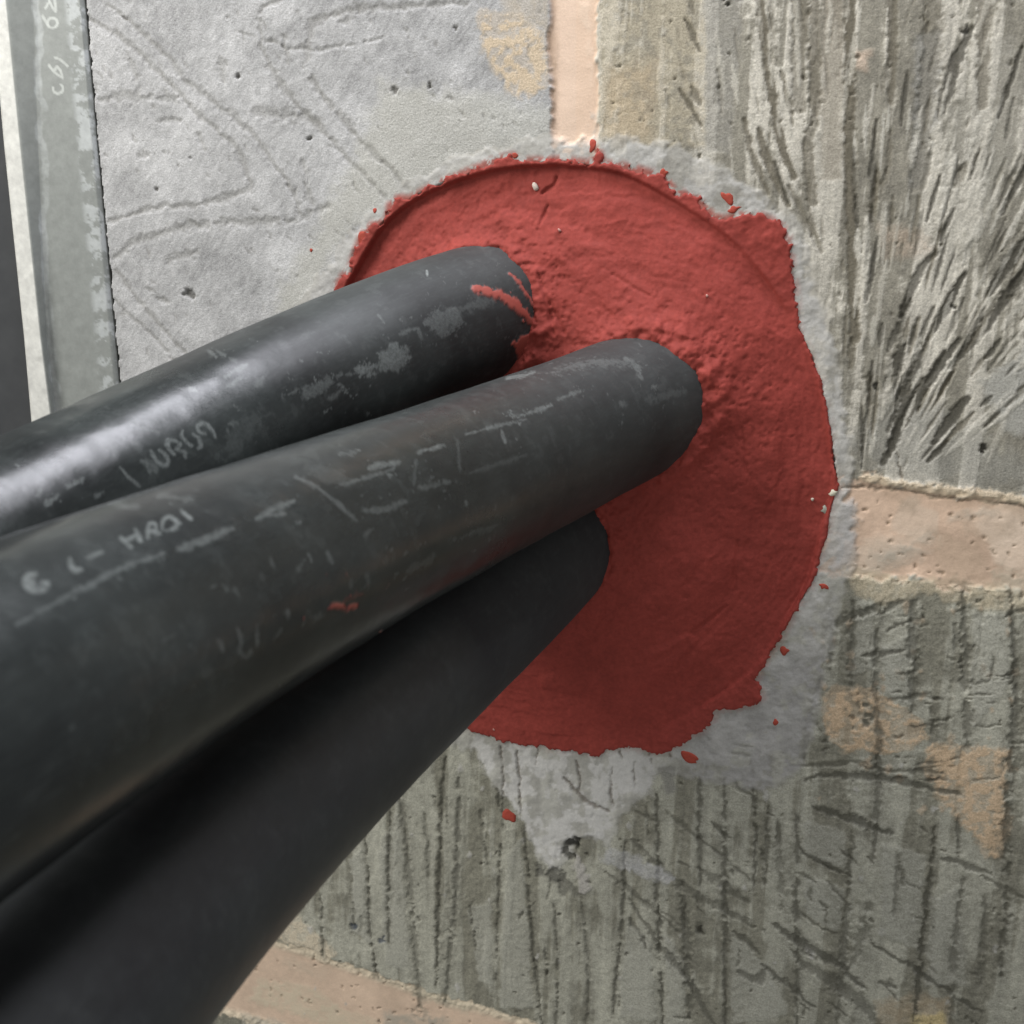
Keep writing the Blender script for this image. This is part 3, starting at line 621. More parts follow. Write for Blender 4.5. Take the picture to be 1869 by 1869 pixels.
brush = fbm(RX, RZ, 1.7, 4, 121, 0.62, rot=math.radians(38), aniso=2.2); brush2 = fbm(RX, RZ, 2.6, 4, 127, 0.6, rot=math.radians(18), aniso=4)
stip = fbm(RX, RZ, 2.0, 4, 131, 0.62)
hin += brush * (0.08 + 0.24 * near2) + brush2 * 0.30 * near2 + 0.10 * stip + 0.35 * fbm(RX, RZ, 9, 3, 137)
rad_ = np.hypot(RX - cen[0], RZ - cen[1])
swipe = fbm(rad_ + 2.5 * rr2, np.degrees(ang) * 1.5, 5.0, 4, 143, 0.6, 0.12, 9.0)     # trowel swipes round the cables
hin += 0.55 * swipe * (1 - 0.6 * near2)
pits_r = sstep(0.20, 0.42, fbm(RX, RZ, 1.9, 3, 139, 0.5)); hin -= pits_r * (0.10 + 0.40 * near2)
hout = hw + 0.55 + 0.25 * rr1 + 0.2 * stip
HR = hout * (1 - inside) + hin * inside
def rstroke(px, w, depth, rag=0.4):
    P = W(smooth_poly(px)); d, t = line_d(RX, RZ, P); wl = w / MM / 2 * (1 - .6 * np.abs(2 * t - 1) ** 2) * (1 + rag * 2 * rr1)
    return depth * (1 - sstep(wl * .5, wl * 1.4 + .25, d))
for px, w, dp in (([(1015, 322), (1010, 336), (988, 353)], 7, .9), ([(1000, 374), (994, 392), (986, 412)], 5, .7), ([(1300, 398), (1340, 436), (1400, 482), (1440, 545)], 18, .55), ([(1347, 980), (1343, 1030), (1341, 1075)], 5, .5), ([(1326, 1100), (1295, 1125), (1270, 1140)], 6, .6),
                  ([(1120, 500), (1160, 525), (1190, 540)], 5, .5), ([(1345, 740), (1360, 800), (1362, 860)], 4, .4), ([(990, 500), (1010, 560), (1020, 610)], 7, .8), ([(965, 520), (990, 590)], 5, .7), ([(1010, 545), (1040, 610)], 5, .7), ([(1115, 930), (1120, 990), (1118, 1060)], 8, .3), ([(1100, 1000), (1112, 1090), (1090, 1140)], 6, .3), ([(1190, 900), (1150, 960), (1130, 1010)], 9, .3), ([(1250, 860), (1180, 930)], 7, .3), ([(1140, 1060), (1110, 1130), (1050, 1180)], 8, .3)):
    HR -= rstroke(px, w, dp)
for px, w, dp in (([(920, 400), (1060, 470), (1200, 600)], 70, .8), ([(1250, 640), (1380, 760), (1400, 900)], 70, .6), ([(1000, 1240), (1150, 1230), (1260, 1160)], 60, .9)):
    HR += rstroke(px, w, dp, .1)
lipm = sstep(-0.9, 0.35, sdr)                  # the film thins out into the wall
HR = HR * inside + (1 - inside) * (hw - 0.9 + 1.55 * lipm + 0.25 * rr1 * lipm)
ridx = np.arange(RX.size).reshape(RX.shape)
rq = np.stack([ridx[:-1, :-1], ridx[:-1, 1:], ridx[1:, 1:], ridx[1:, :-1]], -1).reshape(-1, 4)
keep = ((sdr > -1.0) | (sdm > 0.4)) & (np.minimum(dmin, 99) > -9)
kq = (keep[:-1, :-1] & keep[1:, 1:] & keep[1:, :-1] & keep[:-1, 1:]).ravel()
rq = rq[kq]; used, inv = np.unique(rq, return_inverse=True)
RV = np.stack([RX.ravel(), -HR.ravel(), RZ.ravel()], 1)[used]
rcol = c3(0.275, 0.047, 0.036) * (1 + 0.10 * stip + 0.10 * rr2 + 0.10 * broad)[..., None]
thin = (1 - inside) * sstep(1.2, -0.6, sdr) + 0.0
rcol = rcol * (1 - 0.25 * thin[..., None]) + c3(0.30, 0.05, 0.04) * 0.25 * thin[..., None]
RC = np.clip(rcol.reshape(-1, 3)[used], 0.005, 0.9)
MR, nt, b = new_mat('red_sealant')
at_ = N(nt, 'ShaderNodeAttribute', attribute_name='Col')
n1 = noise(nt, 700, 5, 0.65); r1 = ramp(nt, n1.outputs[0], 0.3, 0.7, (0.86,) * 3 + (1,), (1.12,) * 3 + (1,))
nt.links.new(mixc(nt, 1.0, at_.outputs['Color'], r1.outputs[0], 'MULTIPLY'), b.inputs['Base Color'])
b.inputs['Roughness'].default_value = 0.7; b.inputs['Specular IOR Level'].default_value = 0.18
n2 = noise(nt, 900, 5, 0.6); bp = N(nt, 'ShaderNodeBump', Strength=0.28, Distance=0.0005)
nt.links.new(n2.outputs[0], bp.inputs['Height']); nt.links.new(bp.outputs[0], b.inputs['Normal'])
seal = empty('fire_sealant', (0, 0, 0), 'brick red fire-stop sealant filling the round hole around three black cables', 'sealant')
make_mesh('sealant_fill', RV, inv.reshape(-1, 4), seal, MR, {'Col': RC})

def blob(name, px, py, rx_, rz_, hgt, col, parent, mat, seed, rot=0.0, n=18, dome=True):
    g = np.random.default_rng(seed); c = W([(px, py)])[0]
    V = []; F = []
    base = samp(H_wall_full, np.array([c[0]]), np.array([c[1]]))[0]
    inrim = poly_sd(np.array([c[0]]), np.array([c[1]]), RIMW)[0]
    if inrim > 1:
        j = int((c[1] - rz[0]) / RS); i = int((c[0] - rx[0]) / RS); base = HR[j, i]
    rad = 1 + 0.32 * np.interp(np.arange(n) % n, np.linspace(0, n, 9), np.r_[g.normal(0, 1, 8), 0])
    for ring, (s_, h_) in enumerate(((1.0, -0.35), (0.93, 0.55 * hgt), (0.6, hgt), (0.0, hgt * 1.05))):
        for k in range(n if s_ else 1):
            t = 2 * math.pi * k / n
            x_, z_ = rx_ / MM * s_ * rad[k] * math.cos(t), rz_ / MM * s_ * rad[k] * math.sin(t)
            xr, zr = x_ * math.cos(rot) - z_ * math.sin(rot), x_ * math.sin(rot) + z_ * math.cos(rot)
            hh = samp(H_wall_full, np.array([c[0] + xr]), np.array([c[1] + zr]))[0] if inrim <= 1 else base
            V.append((c[0] + xr, -(max(hh, base - .3) + h_), c[1] + zr))
    for r in range(2):
        for k in range(n): F.append((r * n + k, r * n + (k + 1) % n, (r + 1) * n + (k + 1) % n, (r + 1) * n + k))
    for k in range(0, n, 2): F.append((2 * n + k, 2 * n + (k + 1) % n, 2 * n + (k + 2) % n, 3 * n))
    return make_mesh(name, V, F, parent, mat, {'Col': np.tile(np.array(col), (len(V), 1))})
RED = (0.36, 0.064, 0.042)
for i, (px, py, a, b_, ro) in enumerate(((931, 1490, 11, 17, .3), (1261, 1382, 18, 10, -.5), (1502, 1070, 11, 7, -.4), (1432, 1186, 9, 10, 0), (1328, 362, 14, 7, -.7), (1338, 382, 11, 6, .3), (1416, 1318, 5, 7, .3), (1082, 268, 5, 9, 0),
                                  (1212, 316, 6, 7, .2), (684, 385, 4, 5, 0), (568, 456, 3, 4, 0), (940, 283, 7, 4, 0), (1458, 588, 4, 4, 0), (664, 436, 12, 14, .6))):
    blob('sealant_spot', px, py, a, b_, 0.22, RED, seal, MR, 500 + i, ro)
for i, (px, py, a, b_, cc_) in enumerate(((976, 340, 4.5, 7, (0.6, 0.52, 0.45)), (1521, 899, 7, 6, (0.55, 0.53, 0.42)), (1506, 931, 7, 8, (0.30, 0.31, 0.26)), (1483, 912, 3, 3, (0.45, 0.40, 0.33)), (1024, 421, 2, 3, (0.5, 0.28, 0.24)), (1292, 540, 2, 3, (0.5, 0.28, 0.24)), (902, 1330, 2, 3, (0.5, 0.28, 0.24)))):
    blob('grit_chip', px, py, a, b_, 0.8, cc_, seal, MAT_MORTAR, 700 + i, 0.4, 10)

# ----------------------------------------------------------------------------
# cables
# ----------------------------------------------------------------------------
def cable_mat(name, r0, r1):
    m, nt, b = new_mat(name)
    at_ = N(nt, 'ShaderNodeAttribute', attribute_name='scuff'); ar = N(nt, 'ShaderNodeAttribute', attribute_name='red')
    ac = N(nt, 'ShaderNodeAttribute', attribute_name='Col')
    nz_ = noise(nt, 900, 5, 0.7); nr = ramp(nt, nz_.outputs[0], 0.34, 0.6)
    nf = noise(nt, 260, 6, 0.7); rf = ramp(nt, nf.outputs[0], 0.3, 0.75, (0.86,) * 3 + (1,), (1.16,) * 3 + (1,))
    base = mixc(nt, 1.0, ac.outputs['Color'], rf.outputs[0], 'MULTIPLY')
    mul = N(nt, 'ShaderNodeMath', operation='MULTIPLY'); nt.links.new(at_.outputs['Fac'], mul.inputs[0])
    ad = N(nt, 'ShaderNodeMath', operation='MULTIPLY_ADD'); nt.links.new(nr.outputs[0], ad.inputs[0]); ad.inputs[1].default_value = 0.6; ad.inputs[2].default_value = 0.4
    nt.links.new(ad.outputs[0], mul.inputs[1])
    c1 = mixc(nt, mul.outputs[0], base, (0.225, 0.245, 0.235, 1))
    c2 = mixc(nt, ar.outputs['Fac'], c1, (0.36, 0.07, 0.05, 1))
    nt.links.new(c2, b.inputs['Base Color'])
    mr = N(nt, 'ShaderNodeMapRange'); mr.inputs[3].default_value = r0; mr.inputs[4].default_value = r1
    ag = N(nt, 'ShaderNodeAttribute', attribute_name='gloss')          # dusty and dull near the wall, cleaner further out
    nt.links.new(nf.outputs[0], mr.inputs[0])
    mg = N(nt, 'ShaderNodeMath', operation='MULTIPLY_ADD'); nt.links.new(ag.outputs['Fac'], mg.inputs[0]); mg.inputs[1].default_value = -0.37; mg.inputs[2].default_value = 0.25
    sm_ = N(nt, 'ShaderNodeMath', operation='ADD', use_clamp=True); nt.links.new(mg.outputs[0], sm_.inputs[0]); nt.links.new(mr.outputs[0], sm_.inputs[1])
    nt.links.new(sm_.outputs[0], b.inputs['Roughness'])
    b.inputs['Specular IOR Level'].default_value = 0.5
    n2 = noise(nt, 420, 6, 0.6); bp = N(nt, 'ShaderNodeBump', Strength=0.08, Distance=0.0005)
    nt.links.new(n2.outputs[0], bp.inputs['Height']); nt.links.new(bp.outputs[0], b.inputs['Normal'])
    return m
MC = cable_mat('black_cable_sheath', 0.28, 0.44); MC3 = cable_mat('matt_cable_sheath', 0.5, 0.62)

def build_cable(name, A, label, res, scuffs, reds, dust, seed, tail=170, body=(0.0125, 0.0145, 0.0142), MC=None):
    P = extend(A, 45, tail)
    C = P
    L = np.r_[0, np.cumsum(np.linalg.norm(np.diff(C, axis=0), axis=1))]
    # dense while in the picture, sparse on the way out
    vis_end = L[-1] - tail * 0.9
    s = np.r_[np.arange(0, vis_end, res), np.linspace(vis_end, L[-1], 40)]
    Q = np.stack([np.interp(s, L, C[:, k]) for k in range(3)], 1)
    T = np.gradient(Q, s, axis=0); T /= np.linalg.norm(T, axis=1)[:, None]
    n = int(round(2 * math.pi * RAD / res)) if res < 0.9 else 200
    up = np.array([0.0, 0.0, 1.0])
    B1 = np.cross(T, up); B1 /= np.linalg.norm(B1, axis=1)[:, None]; B2 = np.cross(B1, T)
    th = np.linspace(0, 2 * math.pi, n, endpoint=False)
    SG, TG = np.meshgrid(s, th, indexing='ij')
    g = TG * RAD
    lay = 0.05 * np.cos(TG * 9 + SG * 0.012 + seed) + 0.22 * fbm(SG, g, 22, 3, seed, 0.5, 0, 0.7)   # faint core lay, dents
    Rr = RAD + lay
    NRM = np.cos(TG)[..., None] * B1[:, None, :] + np.sin(TG)[..., None] * B2[:, None, :]
    V = Q[:, None, :] + NRM * Rr[..., None]
    px, py, dep = proj(V.reshape(-1, 3)); px = px.reshape(SG.shape); py = py.reshape(SG.shape); dep = dep.reshape(SG.shape)
    face = ((CAM - V) * NRM).sum(-1) > 0
    zc = NRM[..., 2]
    scuff = np.zeros(SG.shape); red = np.zeros(SG.shape)
    nl = fbm(SG, g, 7, 5, seed + 3, 0.6, 0, 0.35); nb = fbm(SG, g, 34, 4, seed + 5); nq = fbm(SG, g, 2.2, 4, seed + 9, 0.65)
    d_ = np.clip(0.45 + 0.9 * nb + 0.22 * nl, 0, 1) * dust
    ln = fbm(SG, g, 3.2, 4, seed + 13, 0.6, 0, 0.06); d_ += dust * 0.25 * sstep(0.12, 0.4, ln)   # lengthways drag lines
    body = np.array(body); dst = c3(0.088, 0.102, 0.098)
    col = body + (dst - body) * d_[..., None]
    spk = fbm(SG, g, 3.0, 4, seed + 21, 0.55, 0.3, 1.4)
    scuff += 0.22 * dust * sstep(0.30, 0.44, spk + 0.25 * nb)
    def mark(pts, w, a, rag=0.5, poly=False):
        P_ = np.array(pts, float)
        bb = (px > P_[:, 0].min() - 3 * w - 12) & (px < P_[:, 0].max() + 3 * w + 12) & (py > P_[:, 1].min() - 3 * w - 12) & (py < P_[:, 1].max() + 3 * w + 12) & face & (dep > 40)
        out = np.zeros(SG.shape)
        if not bb.any(): return out
        x, y = px[bb], py[bb]
        if poly:
            sd = poly_sd(x, y, P_) + rag * w * (2 * nq[bb] + nl[bb]); out[bb] = a * sstep(-w * .4, w * .4, sd)
        else:
            d, t = line_d(x, y, smooth_poly(P_)); wl = w / 2 * (1 + rag * (2.2 * nq[bb] + nl[bb])) * (1 - .35 * np.abs(2 * t - 1) ** 3)
            out[bb] = a * (1 - sstep(wl * .45, wl * 1.25 + .6, d))
        return out
    for q in scuffs: scuff = np.maximum(scuff, mark(*q))
    for q in reds: red = np.maximum(red, mark(*q))
    V += NRM * (0.45 * red)[..., None]
    ns = len(s); I = np.arange(ns * n).reshape(ns, n)
    F = np.stack([I[:-1], np.roll(I[:-1], -1, 1), np.roll(I[1:], -1, 1), I[1:]], -1).reshape(-1, 4)
    root = empty(name, (0, 0, 0), label, 'cable')
    make_mesh('cable_sheath', V.reshape(-1, 3), F, root, MC, {'gloss': np.clip(sstep(95, 225, SG + 25 * nb + 8 * nl), 0, 1).ravel(), 'scuff': np.clip(scuff, 0, 1).ravel(), 'red': np.clip(red, 0, 1).ravel(), 'Col': np.clip(col.reshape(-1, 3), 0.008, 0.6)})
    # sawn end outside the picture
    for e in (0, ns - 1):
        ring = V[e]; c_ = Q[e]
        VV = np.vstack([ring, c_ + (ring - c_) * 0.4]); k_ = np.arange(n)
        make_mesh('cable_end', VV, np.stack([k_, (k_ + 1) % n, (k_ + 1) % n + n, k_ + n], 1), root, MC, {'Col': np.full((2 * n, 3), 0.03), 'scuff': np.zeros(2 * n), 'red': np.zeros(2 * n)})
    return root

# printed text and scuffs, as worn strokes
def Z(ox, oy, sc, pts): return [(ox + x / sc, oy + y / sc) for x, y in pts]
z1 = lambda *p: Z(200, 740, 5.84, p)
TXT1 = [(z1((105, 655), (200, 760), (320, 860)), 6, .55, .3), (z1((340, 590), (400, 640), (430, 710)), 10, .4, .5), (z1((380, 580), (470, 640), (500, 700)), 9, .4, .5), (z1((340, 600), (470, 700)), 9, .3, .5),
        (z1((440, 480), (460, 540), (520, 610), (590, 640), (625, 600), (590, 520), (530, 480)), 8, .62, .3), (z1((440, 480), (520, 620)), 7, .5, .3),
        (z1((620, 365), (620, 430), (690, 520)), 9, .65, .3), (z1((620, 365), (700, 380), (760, 420), (700, 460)), 7, .55, .3), (z1((700, 470), (790, 490), (810, 550)), 10, .5, .4),
        (z1((780, 265), (770, 320), (830, 400), (880, 430)), 8, .62, .3), (z1((890, 310), (950, 350), (975, 430), (945, 460)), 8, .6, .3),
        (z1((1130, 345), (1100, 270), (1040, 200), (980, 190), (935, 230), (960, 285), (1020, 300)), 8, .66, .3), (z1((1250, 250), (1270, 290)), 5, .3, .5), (z1((1270, 200), (1310, 190), (1320, 225)), 5, .3, .5), (z1((1350, 170), (1375, 205)), 5, .25, .5)]
SC1 = TXT1 + [([(545, 715), (580, 690), (620, 690), (590, 712), (560, 728)], 8, .35, .8, True), ([(690, 645), (715, 625), (745, 635), (748, 655), (725, 680), (695, 672)], 9, .55, .7, True), ([(648, 672), (665, 660), (690, 665), (680, 688), (655, 690)], 8, .6, .9, True),
        ([(770, 580), (800, 560), (838, 565), (845, 590), (820, 612), (785, 605)], 10, .32, .9, True), ([(620, 700), (632, 715)], 12, .45, .9), ([(830, 570), (900, 545)], 18, .2, .9), ([(345, 705), (358, 715)], 13, .6, .5), ([(410, 690), (430, 675), (450, 665)], 11, .45, .8), ([(415, 705), (440, 690)], 9, .4, .8),
        ([(380, 640), (395, 652)], 9, .3, .8), ([(395, 640), (430, 660)], 7, .25, .9), ([(525, 720), (600, 690), (660, 680)], 9, .3, .9), ([(240, 775), (290, 790)], 8, .3, .7), ([(125, 890), (150, 875)], 14, .5, .7), ([(85, 920), (105, 905)], 16, .5, .7), ([(68, 905), (75, 895)], 8, .4, .6), ([(175, 905), (188, 900)], 10, .4, .7),
        ([(440, 765), (500, 745), (450, 815), (390, 835)], 14, .14, .8, True), ([(600, 728), (618, 716)], 9, .3, .8), ([(690, 575), (702, 590)], 4, .3, .5), ([(730, 610), (760, 600), (770, 620)], 8, .3, .9), ([(779, 494), (780, 503)], 4, .9, .2), ([(470, 705), (480, 690)], 12, .25, .9)]
RD1 = [([(866, 526), (900, 536), (935, 552), (975, 590)], 17, .95, .5), ([(935, 628), (950, 614), (975, 608), (1000, 612), (1000, 690), (940, 690), (945, 655)], 5, .95, .8, True), ([(930, 500), (950, 520), (975, 560)], 7, .8, .8), ([(985, 560), (990, 620)], 9, .9, .7)]
z2 = lambda *p: Z(0, 900, 4.6725, p)
TXT2 = [(z2((300, 690), (230, 700), (215, 770), (260, 820), (340, 830), (395, 800), (400, 760), (350, 770)), 11, .75, .3), (z2((240, 740), (290, 790)), 16, .6, .4), (z2((600, 565), (610, 620), (650, 660), (690, 650)), 10, .75, .3),
        (z2((750, 550), (870, 505)), 9, .62, .3), (z2((1030, 380), (1120, 465)), 8, .8, .3), (z2((1150, 310), (1200, 410)), 8, .8, .3), (z2((1080, 400), (1170, 360)), 7, .7, .3),
        (z2((1260, 380), (1270, 270), (1320, 260), (1330, 310), (1270, 330)), 7, .72, .3), (z2((1300, 330), (1370, 350)), 7, .7, .3), (z2((1380, 310), (1390, 240), (1440, 200), (1500, 240), (1500, 290), (1420, 320)), 7, .72, .3),
        (z2((1460, 200), (1540, 260)), 7, .6, .4), (z2((1545, 150), (1630, 220)), 8, .8, .3)]
z3 = lambda *p: Z(380, 950, 5.497, p)
MK2 = [(z3((100, 1190), (160, 1320)), 7, .3, .7), (z3((290, 1080), (330, 1200), (320, 1320), (390, 1370), (430, 1310)), 8, .36, .6), (z3((485, 1060), (495, 1270)), 7, .36, .6), (z3((800, 900), (800, 990)), 8, .36, .7), (z3((660, 1200), (740, 1090)), 6, .2, .8), (z3((940, 1060), (980, 980)), 6, .24, .8),
       (z3((1060, 960), (1150, 950)), 12, .22, .8), (z3((620, 370), (660, 470)), 6, .24, .7), (z3((900, 500), (970, 400)), 6, .26, .7), (z3((1010, 340), (1045, 415)), 7, .4, .6), (z3((1180, 300), (1250, 430)), 7, .32, .7), (z3((150, 650), (190, 700)), 7, .24, .7), (z3((260, 680), (310, 750)), 7, .26, .7), (z3((1560, 160), (1630, 90)), 7, .26, .8), (z3((530, 540), (570, 600)), 6, .2, .8), (z3((1600, 540), (1610, 680)), 7, .26, .8), (z3((1440, 600), (1430, 680)), 6, .2, .8), (z3((1540, 690), (1590, 650)), 6, .26, .8)]
SC2 = TXT2 + MK2 + [([(30, 1140), (130, 1085), (230, 1035), (300, 1010)], 11, .40, .7), ([(325, 1005), (360, 990), (425, 965)], 14, .42, .7), ([(470, 945), (500, 930), (535, 915)], 9, .42, .8), ([(480, 940), (520, 938)], 8, .4, .8), ([(540, 870), (580, 890), (650, 950)], 8, .36, .6), ([(200, 920), (250, 925)], 12, .22, .8), ([(290, 905), (350, 912)], 14, .2, .8),
       ([(620, 885), (660, 875), (720, 855)], 7, .3, .8), ([(675, 855), (725, 845)], 10, .42, .8), ([(765, 825), (810, 812)], 8, .48, .7), ([(850, 793), (890, 782), (960, 765)], 6, .4, .9), ([(915, 785), (922, 808)], 7, .46, .6), ([(940, 760), (970, 752), (1005, 740)], 10, .45, .8), ([(1020, 728), (1060, 713)], 8, .34, .9), ([(1010, 680), (1050, 668), (1110, 660), (1160, 668)], 15, .24, .9), ([(1140, 655), (1158, 665), (1172, 690)], 10, .36, .7),
       ([(925, 690), (945, 688), (975, 680)], 9, .5, .8), ([(665, 932), (700, 930), (740, 915)], 11, .3, .8), ([(765, 890), (820, 880)], 9, .26, .9), ([(760, 840), (755, 885)], 6, .2, .8), ([(835, 800), (840, 860)], 6, .16, .8), ([(850, 865), (900, 850), (960, 830)], 6, .14, .9), ([(850, 915), (852, 922)], 8, .36, .6), ([(830, 985), (870, 970), (910, 958)], 8, .2, .9), ([(745, 1045), (790, 1015)], 14, .22, .9), ([(1130, 735), (1136, 740)], 10, .26, .9), ([(1185, 730), (1250, 712)], 14, .16, .9), ([(620, 830), (650, 825)], 12, .2, .9), ([(560, 850), (640, 880)], 22, .12, .9), ([(35, 1510), (50, 1480), (65, 1440)], 10, .12, .9), ([(300, 1170), (320, 1160)], 10, .15, .9), ([(130, 1330), (135, 1325)], 10, .2, .6), ([(370, 1235), (385, 1225)], 16, .16, .9)]
RD2 = [([(600, 1110), (612, 1106), (632, 1108), (648, 1105)], 12, .75, .7), ([(625, 1098), (660, 1085)], 14, .14, .8)]
SC3 = [([(372, 1660), (380, 1695)], 14, .06, .6), ([(510, 1560), (530, 1550)], 12, .05, .8)]

build_cable('power_cable', AX1, 'upper black cable with faint yellowish stamped digits and pale cement blotches', 0.5, SC1, RD1, 0.34, 201, MC=MC)
build_cable('power_cable', AX2, 'middle black cable in front, with worn white print and long scuffs', 0.5, SC2, RD2, 0.26, 233, MC=MC)
build_cable('power_cable', AX3, 'lowest black cable, clean and in the shade below the others', 1.0, SC3, [], 0.2, 261, body=(0.024, 0.025, 0.0275), MC=MC3)

# ----------------------------------------------------------------------------
# galvanised steel angle at the left, dark panel beyond it
# ----------------------------------------------------------------------------
MS, nt, b = new_mat('galvanised_steel')
at_ = N(nt, 'ShaderNodeAttribute', attribute_name='Col')
n1 = noise(nt, 300, 6, 0.65); r1 = ramp(nt, n1.outputs[0], 0.3, 0.7, (0.88,) * 3 + (1,), (1.1,) * 3 + (1,))
nt.links.new(mixc(nt, 1.0, at_.outputs['Color'], r1.outputs[0], 'MULTIPLY'), b.inputs['Base Color'])
b.inputs['Metallic'].default_value = 0.1; b.inputs['Roughness'].default_value = 0.5
n2 = noise(nt, 500, 4, 0.6); bp = N(nt, 'ShaderNodeBump', Strength=0.15, Distance=0.0004)
nt.links.new(n2.outputs[0], bp.inputs['Height']); nt.links.new(bp.outputs[0], b.inputs['Normal'])
def hplane(px, py, y):                        # pixel on the plane y (mm, negative = in front of the wall)
    d = ((px - CXY) * r_ - (py - CXY) * u_) / FPX + f_
    return CAM + d * ((y - CAM[1]) / d[1])
# section corners per station: front lip outer, front lip inner, inside corner, far edge
stations = [(-150, (-38, -10, 55, 132)), (0, (-20, 11, 64, 149)), (265, (4, 38, 72, 172)), (620, (41, 76, 86, 205)), (780, (55, 97, 104, 219)), (1050, (84, 124, 130, 244)), (1500, (130, 170, 176, 286))]
LIP = -6.0; LEG = -1.5
sy = np.arange(-150, 1500, 2.6)
def cpx(k): return np.interp(sy, [s_[0] for s_ in stations], [s_[1][k] for s_ in stations])
rows = []
for j, y_ in enumerate(sy):
    A_ = hplane(cpx(0)[j] if False else 0, 0, 0) if False else None
    p0 = hplane(np.interp(y_, [s_[0] for s_ in stations], [s_[1][0] for s_ in stations]), y_, LIP)
    p1 = hplane(np.interp(y_, [s_[0] for s_ in stations], [s_[1][1] for s_ in stations]), y_, LIP)
    p2 = hplane(np.interp(y_, [s_[0] for s_ in stations], [s_[1][2] for s_ in stations]), y_, LEG)
    p3 = hplane(np.interp(y_, [s_[0] for s_ in stations], [s_[1][3] for s_ in stations]), y_, LEG)
    n_ = np.array([0, 1.0, 0])
    p4 = p3 + n_ * 4.0
    p5 = p0.copy(); p5[1] = p4[1]
    sec = []
    def seg(a, b_, k): 
        for t in np.linspace(0, 1, k, endpoint=False): sec.append(a + (b_ - a) * t)
    r0 = p0 + np.array([0.0, 1.2, 0]); r0b = p0 + (p1 - p0) * 0.14
    seg(r0, r0b, 2); seg(r0b, p0 + (p1 - p0) * 0.86, 10)
    r1b = p1 + (p2 - p1) * 0.05
    seg(p0 + (p1 - p0) * 0.86, r1b, 3); seg(r1b, p1 + (p2 - p1) * 0.93, 18)
    seg(p1 + (p2 - p1) * 0.93, p2 + (p3 - p2) * 0.04, 4); seg(p2 + (p3 - p2) * 0.04, p2 + (p3 - p2) * 0.96, 44)
    seg(p2 + (p3 - p2) * 0.96, p3 + n_ * 1.0, 3); seg(p3 + n_, p4, 2); seg(p4, p5, 4); seg(p5, r0, 6)
    rows.append(sec)
AV = np.array(rows); nr_, nc_ = AV.shape[:2]
apx, apy, _ = proj(AV.reshape(-1, 3)); apx = apx.reshape(nr_, nc_); apy = apy.reshape(nr_, nc_)
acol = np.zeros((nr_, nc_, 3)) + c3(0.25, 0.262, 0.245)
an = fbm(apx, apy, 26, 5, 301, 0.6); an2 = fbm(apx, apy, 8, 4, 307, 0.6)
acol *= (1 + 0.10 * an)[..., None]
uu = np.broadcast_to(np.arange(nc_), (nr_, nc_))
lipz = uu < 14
acol[lipz] = (c3(0.64, 0.635, 0.59) * (1 + 0.15 * an + 0.15 * an2)[..., None])[lipz]  # front lip coloured near white to stand for window light on the steel
fe = np.interp(apy, [s_[0] for s_ in stations], [s_[1][3] for s_ in stations]); ic = np.interp(apy, [s_[0] for s_ in stations], [s_[1][2] for s_ in stations])
legz = (uu >= 36) & (uu < 86)
bloom = sstep(0.0, 0.22, an + 0.5 * an2 + 0.02) * sstep(26, 12, np.abs(fe - 10 - apx)) * legz
bloom = np.maximum(bloom, 0.75 * sstep(0.25, -0.15, (np.abs(apx - ic - 4 - 10 * fbm(apx * 0, apy, 40, 3, 311)) - 6) / 10) * (uu >= 20) * (uu < 70) * (0.6 + an))
bloom = np.clip(bloom, 0, 1)
acol = acol * (1 - 0.8 * bloom[..., None]) + c3(0.46, 0.48, 0.475) * 0.8 * bloom[..., None]
zz = lambda *p: Z(0, 0, 7.79, p)
el = lambda cx, cy, a, b_, t0=0, t1=360: zz(*[(cx + a * math.cos(math.radians(t)), cy + b_ * math.sin(math.radians(t))) for t in np.linspace(t0, t1, 14)])
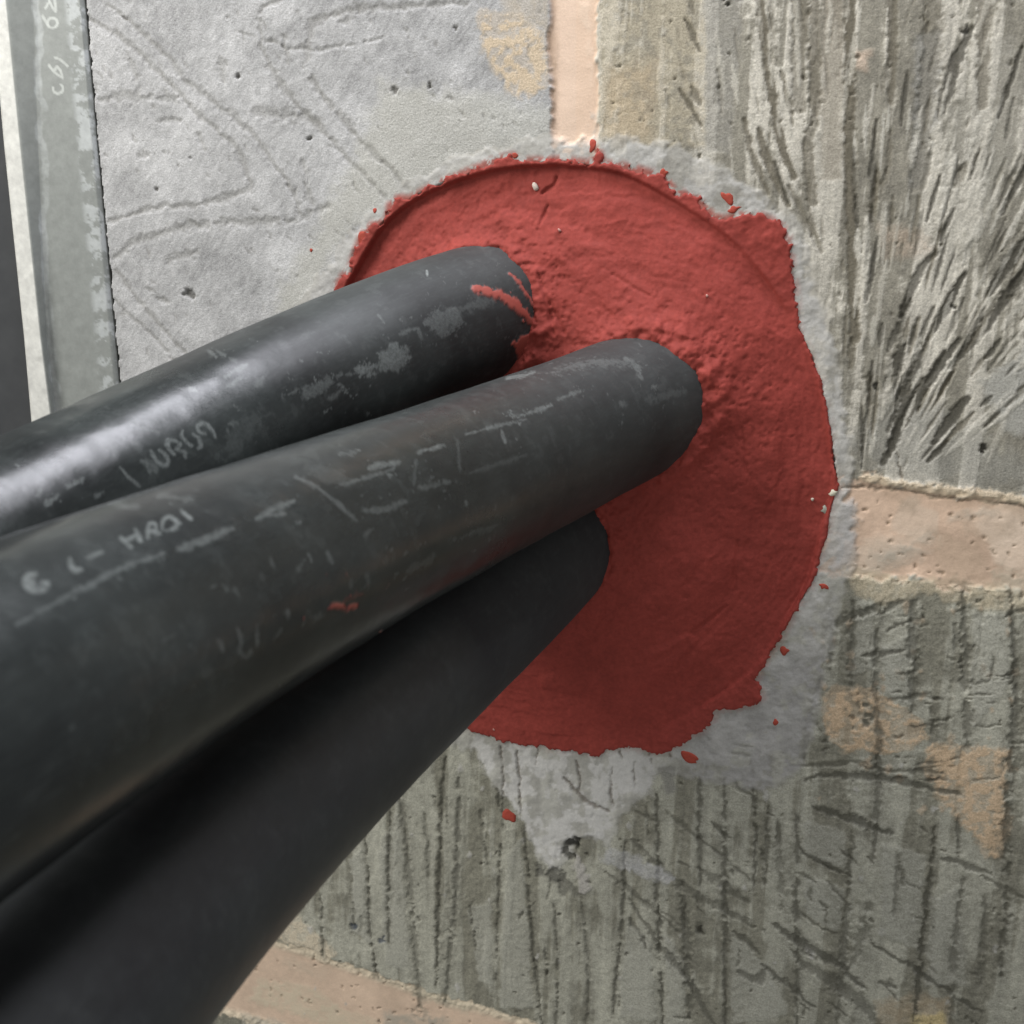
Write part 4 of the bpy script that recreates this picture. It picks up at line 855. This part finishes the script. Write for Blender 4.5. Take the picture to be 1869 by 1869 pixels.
for pts in (el(745, 325, 72, 72), zz((605, 225), (630, 270), (690, 370)), zz((690, -60), (700, 20), (760, 130), (790, 165), (785, 60), (770, -60)), zz((700, 20), (650, 110)), zz((780, 820), (860, 850), (960, 940)), zz((700, 930), (760, 1020), (890, 1105), (860, 1000), (810, 940), (760, 1020)), el(825, 1260, 72, 68, -60, 190)):
    P_ = np.array(pts); d, t = line_d(apx, apy, P_)
    k_ = (0.8 * (1 - sstep(1.4, 3.2, d + 1.2 * an2)) * legz)[..., None]
    acol = acol * (1 - k_) + c3(0.50, 0.52, 0.49) * k_
I = np.arange(nr_ * nc_).reshape(nr_, nc_)
AF = np.stack([I[:-1], I[1:], np.roll(I[1:], -1, 1), np.roll(I[:-1], -1, 1)], -1).reshape(-1, 4)
ang_root = empty('steel_angle', (0, 0, 0), 'upright galvanised steel angle with window light painted onto its front edge at the left of the wall', 'steel angle')
make_mesh('angle_section', AV.reshape(-1, 3), AF, ang_root, MS, {'Col': np.clip(acol.reshape(-1, 3), .02, .85)})

MD, nt, b = new_mat('dark_painted_panel')
n1 = noise(nt, 120, 5, 0.6); r1 = ramp(nt, n1.outputs[0], 0.3, 0.7, (0.030, 0.032, 0.034, 1), (0.042, 0.044, 0.046, 1))
nt.links.new(r1.outputs[0], b.inputs['Base Color']); b.inputs['Roughness'].default_value = 0.7
tl = hplane(-260, -150, -3.5); tr = hplane(-8, -150, -3.5); bl_ = hplane(-200, 1500, -3.5); br = hplane(165, 1500, -3.5)
PV = []
for y_ in (-3.5, -1.0):
    for p in (tl, tr, br, bl_): PV.append((p[0], y_, p[2]))
pan = make_mesh('dark_panel', PV, [(0, 3, 2, 1), (4, 5, 6, 7), (0, 1, 5, 4), (1, 2, 6, 5), (2, 3, 7, 6), (3, 0, 4, 7)], None, MD, None, False)
bv = pan.modifiers.new('bevel', 'BEVEL'); bv.width = 0.0008; bv.segments = 2
pan['label'] = 'dark grey panel showing at the left edge beyond the steel angle'; pan['category'] = 'panel'
